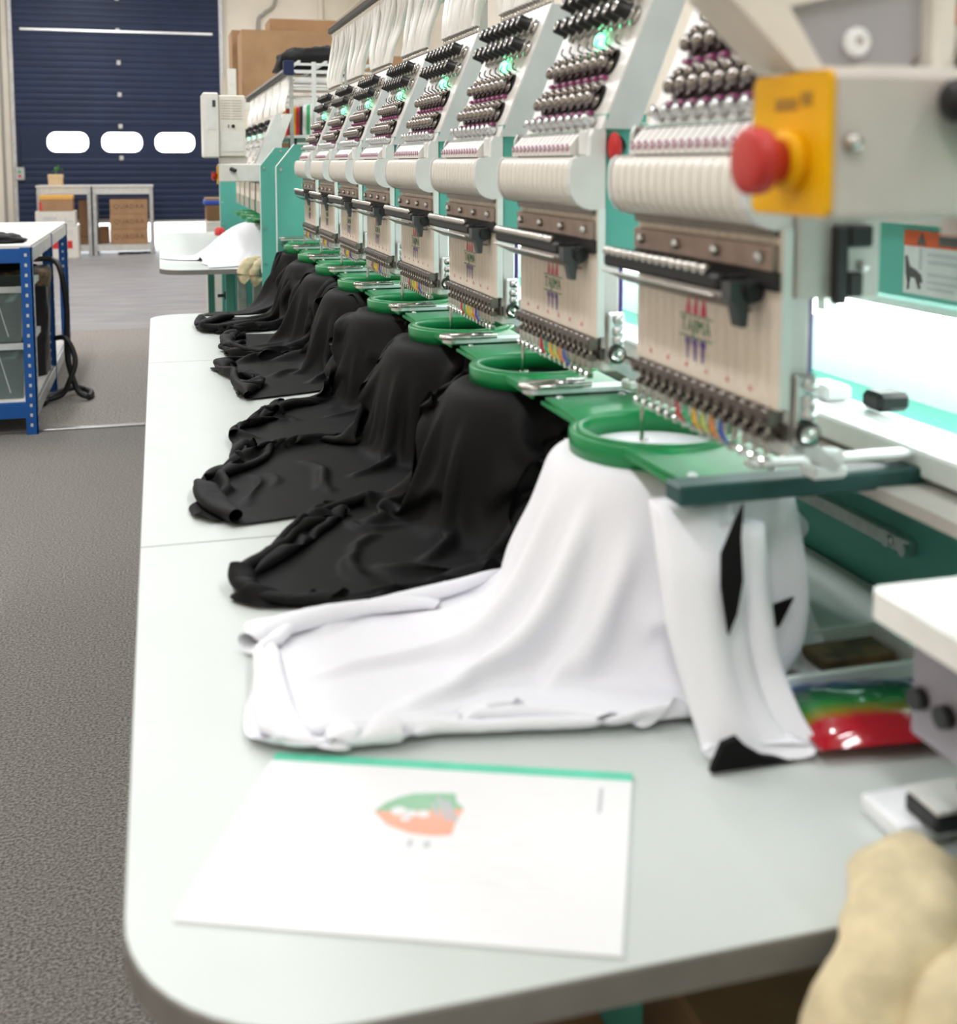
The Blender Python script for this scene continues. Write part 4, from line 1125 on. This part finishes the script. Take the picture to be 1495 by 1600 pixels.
ph = thing('label_printer', 'small white device with a black front block at the table edge', 'device', (.545, .70, ZT), None, 0)
oh = ph.location
part('base', MB(oh).box(.500, .585, .672, .722, ZT, ZT + .016, bev=.004, seg=2), 'phone_white', ph)
part('block', MB(oh).box(.517, .60, .655, .692, ZT + .0165, ZT + .030, bev=.002), 'black_plastic', ph)
part('cover_plate', MB(oh).box(.518, .60, .655, .694, ZT + .0305, ZT + .034, bev=.001), 'galv_light', ph)
part('dial', MB(oh).cyl((.560, .675, ZT + .034), (.560, .675, ZT + .036), .008, 16), 'gunmetal', ph)
ty = thing('parts_tray', 'mint metal tray with brown lining beside the white shirt', 'tray', (.60, .93, ZT))
ot = ty.location
part('front_wall', MB(ot).box(.525, .70, .895, .903, ZT, ZT + .022, bev=.001), 'mint_panel', ty)
part('back_wall', MB(ot).box(.545, .70, .985, .992, ZT, ZT + .022, bev=.001), 'mint_panel', ty)
part('end_wall', MB(ot).prism([(.525, .903), (.531, .903), (.551, .985), (.545, .985)], 'z', ZT, ZT + .022), 'mint_panel', ty)
part('end_wall', MB(ot).box(.692, .70, .903, .985, ZT, ZT + .022), 'mint_panel', ty)
part('lining', MB(ot).prism([(.532, .904), (.691, .904), (.691, .984), (.552, .984)], 'z', ZT, ZT + .004), 'cardboard_dark', ty)
part('spool_box', MB(ot).box(.60, .68, .93, .97, ZT + .004, ZT + .017, bev=.002), 'brown_band', ty)

# ------------------------------------------------------------------ beige cloth over the table edge
def beige(name, label, loc, paths, m):
    t = thing(name, label, 'cloth', loc)
    for k, (nm, pts, rad, seed) in enumerate(paths):
        P = smooth_path(pts, 7); N = len(P)
        q = MB(loc); n = 26; vs = []
        tdir = None
        for i, p in enumerate(P):
            tt = (P[min(i + 1, N - 1)] - P[max(i - 1, 0)]).normalized()
            a = Vector((tt.y, -tt.x, 0));  a = a.normalized() if a.length > .05 else Vector((1, 0, 0))
            b = tt.cross(a).normalized()
            f = i / (N - 1)
            env = (math.sin(PI * min(1, f * 2.6 + .02) / 2) ** .55) if f < .38 else 1.0
            ru, rv = rad[0] * env, rad[1] * env
            for j in range(n):
                w = 2 * PI * j / n
                q1 = p + a * math.cos(w) * ru + b * math.sin(w) * rv
                d = .011 * noise.noise(q1 * 24 + Vector((seed, 0, 0))) + .008 * noise.noise(q1 * 60 + Vector((0, seed, 0))) * .6
                cdir = (a * math.cos(w) + b * math.sin(w))
                vs.append(q1 + cdir * d)
        q.raw(vs, [(i * n + j, i * n + (j + 1) % n, (i + 1) * n + (j + 1) % n, (i + 1) * n + j) for i in range(N - 1) for j in range(n)] + [tuple(range(n)), tuple(reversed(range((N - 1) * n, N * n)))], 0, True)
        o = part(nm, q, m, t)
        bm = bmesh.new(); bm.from_mesh(o.data); bmesh.ops.recalc_face_normals(bm, faces=bm.faces); bm.to_mesh(o.data); bm.free()
    return t
beige('beige_bag', 'beige canvas bundle slumped over the near right table corner', (.46, .58, ZT), [
    ('fold', [(.505, .630, .876), (.474, .612, .880), (.440, .584, .880), (.412, .560, .860), (.392, .545, .83), (.380, .54, .78)], (.038, .028), 1.0),
    ('fold', [(.520, .585, .862), (.490, .560, .872), (.450, .527, .866), (.420, .505, .842), (.405, .495, .80), (.40, .49, .75)], (.034, .026), 5.0)], 'beige_cloth')

# ------------------------------------------------------------------ stored things under the table
carton('storage_carton', .46, .72, .86, 1.20, 0, .56, 'brown carton stored in the dark under the near table', m='cardboard')
carton('storage_carton', .20, .36, .86, 1.15, 0, .60, 'narrow brown carton left of the teal leg under the near table', m='cardboard_dark')

# ------------------------------------------------------------------ control unit at the near end
ch = thing('control_housing', 'grey control housing of the near machine, behind the yellow plate', 'housing', (.50, .63, 1.317))
oc = ch.location
part('case', MB(oc).box(.3745, .66, .588, .684, 1.317, 1.402, bev=.003), 'grey_paint', ch)
part('bolt', MB(oc).lathe([(.0055, 0), (.0055, .003), (.004, .006), (0, .0065)], (.3865, .588, 1.3615), (0, -1, 0), 14), 'chrome', ch)
k = part('lever', MB(oc).lathe([(.006, 0), (.006, .006), (.013, .008), (.013, .018), (.010, .021), (0, .0215)], (.451, .588, 1.386), (0, -1, 0), 16), 'lever_black', ch)
part('lever_arm', MB(oc).box(.452, .475, .572, .580, 1.365, 1.392, bev=.003), 'lever_black', k)
part('mount_foot', MB(oc).box(.52, .66, .60, .68, 1.300, 1.3165), 'grey_paint', ch)
part('top_ledge', MB(oc).box(.40, .66, .60, .684, 1.4025, 1.407), 'panel_white', ch)
es = thing('emergency_stop', 'red mushroom emergency stop button on a yellow plate', 'emergency button', (.37, .63, 1.319))
oe = es.location
pl = part('plate', MB(oe).prism(rounded_rect(.586, .673, 1.3185, 1.4035, .006, 5), 'x', .3705, .3742), 'estop_yellow', es)
part('printed_words', MB(oe).box(.3700, .3705, .620, .645, 1.3815, 1.3885).box(.3700, .3705, .604, .616, 1.3835, 1.3915), 'print_brown', pl)
part('collar', MB(oe).lathe([(.0185, 0), (.0185, .006), (.016, .0085), (.0125, .009)], (.3705, .6235, 1.351), (-1, 0, 0), 32), 'estop_yellow', es)
part('button', MB(oe).lathe([(.0125, 0), (.0135, .006), (.0150, .009), (.0195, .0115), (.0205, .014), (.0205, .0215), (.0195, .0235), (.017, .0245), (.010, .0255), (0, .0258)], (.362, .6235, 1.351), (-1, 0, 0), 40), 'estop_red', es)
# tilted bracket and panel above the housing
cb = thing('panel_bracket', 'grey tilted bracket with a round white knob above the control housing', 'bracket', (.44, .66, 1.408))
ob_ = cb.location
part('tilt_plate', MB(ob_).prism([(.392, 1.416), (.404, 1.410), (.470, 1.410), (.4895, 1.433), (.478, 1.470), (.380, 1.446)], 'y', .655, .700), 'bracket_grey', cb)
part('rim_plate', MB(ob_).prism([(.386, 1.4077), (.468, 1.4077), (.468, 1.4105), (.404, 1.4105), (.380, 1.446), (.478, 1.4705), (.478, 1.53), (.335, 1.50), (.335, 1.455)], 'y', .648, .700), 'cream', cb)
part('post', MB(ob_).box(.480, .497, .640, .70, 1.4075, 1.52, bev=.003), 'cream', cb)
part('knob', MB(ob_).lathe([(.0095, 0, 0), (.0095, .004, 0), (.0080, .006, 0), (.0034, .0065, 0), (.0030, .0055, 1), (0, .0055, 1)], (.4305, .655, 1.426), (0, -1, 0), 24), ['knob_white', 'grey_paint'], cb)
dp = thing('operation_panel', 'white operation panel with dark screen at the top right', 'control panel', (.56, .66, 1.408))
od = dp.location
part('base', MB(od).box(.499, .66, .60, .70, 1.418, 1.438, bev=.005, seg=2), 'panel_white', dp)
part('foot', MB(od).box(.53, .64, .62, .70, 1.4075, 1.4175), 'black_plastic', dp)
part('screen', MB(od).box(.510, .66, .64, .668, 1.4385, 1.54, bev=.003), 'black_plastic', dp)
part('green_edge', MB(od).box(.5065, .5095, .638, .668, 1.4385, 1.54), 'thread_green', dp)
part('orange_mark', MB(od).box(.500, .506, .640, .648, 1.4385, 1.452, bev=.001), 'thread_orange', dp)
# operator shelf at the right edge
sf = thing('operator_shelf', 'white shelf corner with a dark switch box under it', 'shelf', (.58, .56, .95))
os_ = sf.location
part('board', MB(os_).prism(rounded_rect(.478, .72, .40, .690, .012, 6), 'z', 1.030, 1.050), 'panel_white', sf)
part('switch_box', MB(os_).box(.505, .70, .42, .675, .945, 1.0295, bev=.004), 'mauve_grey', sf)
for y in (.668 - .0, .640):
    part('switch', MB(os_).cyl((.505, y - .008, .978), (.497, y - .008, .978), .008, 14), 'black_plastic', sf)
part('stand', MB(os_).box(.60, .68, .46, .56, ZT, .9445), 'teal_dark', sf)
# ------------------------------------------------------------------ second machine beyond the first
OX, SY = .03, 4.84
f2 = machine_frame('machine_chassis', 'teal frame of the second embroidery machine, farther back', OX, 5.18, 8.7)
t2 = table_segment(5.42, 8.4, (1, 0, 0, 0), 'pale mint table of the second machine, under the white garment', x0=.0, x1=.82, r=.13, group='tables of the second machine')
tf2 = thing('table_stand', 'grey legged frame under the second machine table', 'frame', (.35, 6.2, 0))
o2 = (.35, 6.2, 0)
for (x, y, m) in ((.33, 5.75, 'teal'), (.385, 5.72, 'galvanised'), (.46, 5.72, 'galvanised'), (.33, 7.9, 'teal'), (.46, 7.9, 'galvanised')):
    part('leg', MB(o2).box(x - .022, x + .022, y - .025, y + .025, 0, ZT - .0235, bev=.003), m, tf2)
part('knob', MB(o2).cyl((.30, 5.75, .70), (.34, 5.75, .70), .02, 12).cyl((.27, 5.75, .70), (.30, 5.75, .70), .008, 10), 'gunmetal', tf2)
for k in range(4):
    tag(obj('stored_panel', MB((.66, 6.0, .44 + k * .08)).box(.49, .82, 5.6, 6.4, .44 + k * .08, .475 + k * .08, bev=.006).mesh('stored_panel', 'dark_steel' if k % 2 else 'galvanised'), None, (.66, 6.0, .44 + k * .08)), '%s flat metal panel stored under the second machine table' % ['lowest', 'second lowest', 'second highest', 'topmost'][k], 'panel', 'panels under the second machine')
part('shelf_bracket', MB(o2).box(.47, .85, 5.6, 6.4, .415, .438), 'galvanised', tf2)
part('panel_spacer', MB(o2).box(.80, .818, 5.62, 6.38, .475, .52).box(.80, .818, 5.62, 6.38, .555, .60).box(.80, .818, 5.62, 6.38, .635, .68), 'galvanised', tf2)
part('shelf_post', MB(o2).box(.83, .85, 5.62, 5.66, 0, .415).box(.83, .85, 6.34, 6.38, 0, .415).box(.50, .53, 6.34, 6.38, 0, .415), 'galvanised', tf2)
# beige bundle hanging at its corner
beige('beige_bag', 'small beige canvas bundle at the corner of the second machine table', (.42, 5.40, ZT), [
    ('fold', [(.47, 5.46, .885), (.43, 5.41, .892), (.385, 5.385, .875), (.37, 5.38, .835), (.39, 5.38, .81)], (.030, .028), 2.0),
    ('fold', [(.50, 5.44, .885), (.46, 5.39, .885), (.425, 5.375, .86), (.42, 5.375, .82), (.44, 5.38, .80)], (.028, .026), 6.0)], 'beige_cloth')

# far heads: the same head, its small parts joined
def far_head():
    h = thing('embroidery_head', 'x', 'embroidery head', (.515, 0, ZB), 'embroidery heads of the second machine')
    part('arm', MB(OFF).box(.006, .315, .008, .105, 1.245, 1.395).box(.006, .026, .004, .075, 1.085, 1.2445), 'teal', h)
    part('face_plate', MB(OFF).box(-.004, 0, 0, W, 1.148, 1.297), 'cream_plate', h)
    capp = [(.006, 1.296), (-.010, 1.296), (-.029, 1.304), (-.0368, 1.326), (-.0335, 1.353), (-.013, 1.358), (-.012, 1.380), (.006, 1.388)]
    part('cover', MB(OFF).prism(capp, 'y', 0, W), 'cream', h)
    tp = part('tension_panel', MB(OFF).prism([(0, 1.388), (.080, 1.583), (.120, 1.583), (.046, 1.388)], 'y', 0, W - .012), 'panel_white', h)
    k1 = MB(OFF); k2 = MB(OFF)
    for k in range(7):
        for s in (.141, .176):
            a = Vector(sl(s, .03 + k * .033, 0)); k1.cyl(a, a + SLN * .028, .010, 8)
        for s in (.040, .085):
            a = Vector(sl(s, .03 + k * .033, 0)); k2.cyl(a, a + SLN * .016, .009, 8, r2=.005)
    part('knob_rows', k1, 'black_plastic', tp)['kind'] = 'stuff'
    part('disc_rows', k2, 'chrome', tp)['kind'] = 'stuff'
    part('status_led', MB(OFF).ball(sl(.118, .112, .004), .0062, 0, 10), 'led_green', tp)
    nb = MB(OFF)
    for k in range(12):
        nb.cyl((-.004, .02 + k * .022, 1.148), (-.004, .02 + k * .022, 1.085), .0035, 6)
    part('needle_bars', nb, 'chrome', h)['kind'] = 'stuff'
    part('guide_rail', MB(OFF).box(-.03, -.004, .03, W + .02, 1.245, 1.262), 'gunmetal', h)
    return h
fh = far_head(); index_kids()
FN = 6
fars = [fh] + [copy_tree(fh) for _ in range(FN - 1)]
for k, h in enumerate(fars):
    h.location = (.515, 5.62 + .405 * k, ZB)
    h['label'] = '%s embroidery head of the second machine, counted from its white control box' % ORD[k] if k < FN - 1 else 'farthest embroidery head of the second machine'
# its hoops and white garment
for k in range(4):
    h = copy_tree(hoop) if False else None
index_kids()
for k in range(3):
    h = copy_tree(hoop); h.location = (.52, 5.95 + .42 * k, 1.05); h['group'] = 'green hoops of the second machine'
    h['label'] = '%s green hoop of the second machine, over the white garment' % ORD[k]
drape('white_garment', 'white garment draped from the near hoop of the second machine', None, .52, 5.95, .35, .42, .74, 41, 'white_cloth', back=.16, d=.017, steps=70, fr=.1, bend=.5, cone=(.34, 1.6))

# control box, housing and emergency button of the second machine
c2 = thing('control_box', 'white control box with vent slots on the second machine', 'control box', (.30, 5.40, 1.345))
oc2 = c2.location
part('case', MB(oc2).box(.205, .275, 5.38, 5.62, 1.372, 1.665, bev=.006), 'panel_white', c2)
part('side_plate', MB(oc2).box(.277, .395, 5.405, 5.60, 1.378, 1.655, bev=.004), 'cream', c2)
for k in range(8):
    for (a, b) in ((.288, .328), (.336, .380)):
        part('vent_slot', MB(oc2).box(a, b, 5.4030, 5.4048, 1.548 + k * .0118, 1.5515 + k * .0118), 'grey_paint', c2)
part('socket_panel', MB(oc2).box(.225, .262, 5.3785, 5.3798, 1.50, 1.64), 'white_paint', c2)
part('socket', MB(oc2).box(.248, .262, 5.3770, 5.3784, 1.60, 1.63), 'gunmetal', c2)
part('lock', MB(oc2).cyl((.340, 5.4048, 1.515), (.340, 5.399, 1.515), .008, 12).box(.318, .321, 5.402, 5.4045, 1.508, 1.522), 'black_plastic', c2)
part('rating_plate', MB(oc2).box(.285, .385, 5.4032, 5.4046, 1.40, 1.492), 'panel_white', c2)
part('neck', MB(oc2).box(.28, .40, 5.42, 5.56, 1.345, 1.3775), 'grey_paint', c2)
hs2 = thing('control_housing', 'pale housing bar under the white control box of the second machine', 'housing', (.38, 5.45, 1.262))
oh2 = hs2.location
part('case', MB(oh2).box(.272, .56, 5.40, 5.56, 1.262, 1.344, bev=.004), 'panel_white', hs2)
part('handle', MB(oh2).tube([(.325, 5.398, 1.322), (.345, 5.380, 1.312)], .009, 10), 'black_plastic', hs2)
part('slope_cover', MB(oh2).prism([(.44, 1.345), (.535, 1.575), (.56, 1.575), (.56, 1.345)], 'y', 5.42, 5.56), 'white_paint', hs2)
e2 = thing('emergency_stop', 'small red emergency button at the end of the second machine housing', 'emergency button', (.26, 5.47, 1.27))
oe2 = e2.location
part('plate', MB(oe2).box(.267, .2715, 5.43, 5.53, 1.252, 1.335), 'estop_yellow', e2)
part('button', MB(oe2).lathe([(.012, 0), (.013, .010), (.020, .012), (.020, .022), (.016, .026), (0, .027)], (.267, 5.46, 1.288), (-1, 0, 0), 20), 'estop_red', e2)
# thread bar and tubes of the second machine
b2 = thing('thread_bar', 'black bar above the tubes of the second machine', 'machine part', (.63, 6.8, 1.6))
ob2 = b2.location
part('bar', MB(ob2).box(.612, .642, 5.70, 8.3, 1.77, 1.792, bev=.004), 'black_plastic', b2)
part('bar_cap', MB(ob2).box(.606, .648, 5.68, 8.3, 1.7925, 1.803), 'aluminium', b2)
for ya in (5.80, 8.2):
    part('post', MB(ob2).box(.643, .66, ya, ya + .025, 1.41, 1.79), 'galvanised', b2)
part('post_end', MB(ob2).box(.60, .65, 5.66, 5.70, 1.77, 1.84, bev=.004), 'blue_dark', b2)
for k in range(FN):
    y = 5.62 + .405 * k
    t = thing('tube_bundle', 'bundle of white thread tubes at the %s head of the second machine' % ORD[k], 'thread tubes', (.60, y + .13, 1.6), 'white thread tube bundles of the second machine')
    for i in range(8):
        ya = y + .012 + i * .033; yb = y + .08 + i * .045
        part('thread_tube', MB(t.location).tube(smooth_path([(.596, ya, 1.597), (.60, ya + .02, 1.64), (.622, (ya + yb) / 2 + .03, 1.70), (.627, yb, 1.77)], 4), .006, 6), 'tube_white', t)
# thread stand with cones
ts = thing('thread_stand', 'white wire thread stand behind the second machine', 'rack', (.85, 6.6, 1.415))
os2 = ts.location
for (x, y) in ((.785, 5.97), (1.12, 6.05), (.72, 7.4), (1.12, 7.4)):
    part('post', MB(os2).cyl((x, y, 1.411), (x, y, 1.86), .012, 10), 'white_paint', ts)
part('shelf', MB(os2).box(.66, 1.14, 5.96, 7.45, 1.475, 1.49), 'panel_white', ts)
part('shelf_support', MB(os2).box(.66, .70, 6.02, 6.06, 1.411, 1.475), 'gunmetal', ts)
part('shelf_support', MB(os2).box(1.06, 1.10, 7.38, 7.42, 1.411, 1.475), 'gunmetal', ts)
for z in (1.68, 1.73, 1.775, 1.815, 1.855):
    for y in (6.05, 6.5, 6.95, 7.4):
        part('rod', MB(os2).box(.70, 1.14, y - .006, y + .006, z - .006, z + .006), 'white_paint', ts)
for x in (.72, .86, 1.0, 1.12):
    part('top_rail', MB(os2).box(x - .006, x + .006, 6.04, 7.41, 1.862, 1.874), 'white_paint', ts)
cone = {}
random.seed(8)
seq = ['yellow', 'red', 'black', 'yellow', 'red', 'black', 'white', 'green', 'white']
CL = ['leftmost yellow thread cone behind the second machine', 'left red thread cone behind the second machine', 'left black thread cone behind the second machine', 'right yellow thread cone behind the second machine', 'right red thread cone behind the second machine', 'right black thread cone, nearest to the white ones', 'white thread cone between the black and green cones', 'only green thread cone behind the second machine', 'rightmost white thread cone behind the second machine']
names = {'yellow': 'yellow', 'red': 'red', 'black': 'black', 'white': 'white', 'green': 'green'}
for k, c in enumerate(seq):
    x = .735 + k * .009; y = 6.80 - k * .085
    t = thing('thread_cone', CL[k], 'thread cone', (x, y, 1.491), 'thread cones on the stand')
    part('thread', MB().lathe([(.0255, .006), (.0265, .012), (.0235, .155), (.020, .165), (.006, .167)], (0, 0, 0), (0, 0, 1), 16), 'thread_' + c, t)
    part('spool', MB().lathe([(.026, 0), (.026, .006), (.008, .007)], (0, 0, 0), (0, 0, 1), 16).cyl((0, 0, .166), (0, 0, .178), .006, 10), 'white_paint', t)
lump('black_bag', 'black cloth bag lying on top of the white thread stand', 'bag', (.92, 6.8, 1.875), .25, .30, .13, 'black_cloth', 2, amp=.12)

# shelving with cartons beyond the second machine
sr = thing('storage_rack', 'white steel storage rack holding large brown cartons', 'rack', (1.1, 9.4, 0))
osr = sr.location
for (x, y) in ((.56, 8.95), (1.95, 8.95), (.56, 9.9), (1.95, 9.9)):
    part('post', MB(osr).box(x - .03, x + .03, y - .03, y + .03, 0, 2.05 if y < 9.5 else 2.05), 'carton_white', sr)
for z in (.12, 1.0, 1.80):
    part('shelf', MB(osr).box(.53, 1.98, 8.93, 9.93, z, z + .03), 'carton_white', sr)
    part('shelf_beam', MB(osr).box(.59, 1.92, 8.905, 8.93, z - .06, z + .03), 'carton_white', sr)
carton('carton', .64, 1.42, 8.98, 9.45, 1.831, 2.35, 'large brown carton at the front of the top rack shelf', m='cardboard')
carton('carton', 1.43, 1.9, 9.0, 9.5, 1.831, 2.18, 'brown carton right of the large front carton', m='cardboard')
t = carton('carton', .90, 1.45, 9.5, 9.9, 1.831, 2.50, 'tall brown carton with a printed line behind the front carton', m='cardboard')
part('printed_line', MB().box(-.20, .20, -.2012, -.1998, .52, .535), 'cardboard_print', t)
carton('carton', .60, .88, 9.5, 9.9, 1.831, 2.40, 'narrow brown carton at the left back of the top rack shelf', m='cardboard')
carton('carton', .60, 1.0, 9.0, 9.5, 1.031, 1.55, 'brown carton on the middle rack shelf', m='cardboard_dark')
# things on the far side of the second machine, left of its frame
sb = thing('side_cabinet', 'low white cabinet beyond the second machine', 'cabinet', (.50, 9.3, 0))
part('body', MB(sb.location).box(.36, .52, 9.1, 9.5, 0, .90, bev=.006), 'carton_white', sb)
part('door', MB(sb.location).box(.37, .51, 9.092, 9.0995, .04, .86), 'board_white', sb)
carton('small_carton', .36, .52, 9.12, 9.48, .901, 1.02, 'small brown carton on the white cabinet', m='cardboard_dark')
tag(obj('blue_tray', MB((.43, 9.3, 1.021)).box(.345, .525, 9.14, 9.46, 1.021, 1.06, bev=.008, seg=2).box(.355, .515, 9.15, 9.45, 1.06, 1.075, 1).mesh('blue_tray', ['thread_blue', 'cardboard']), None, (.43, 9.3, 1.021)), 'blue lidded tray on top of the small carton', 'tray')
lump('red_cloth', 'red cloth bundle beside the white garment of the second machine', 'cloth', (.40, 8.0, ZT + .002), .035, .06, .05, 'red_paint', 12, amp=.1)

bpy.context.view_layer.update()
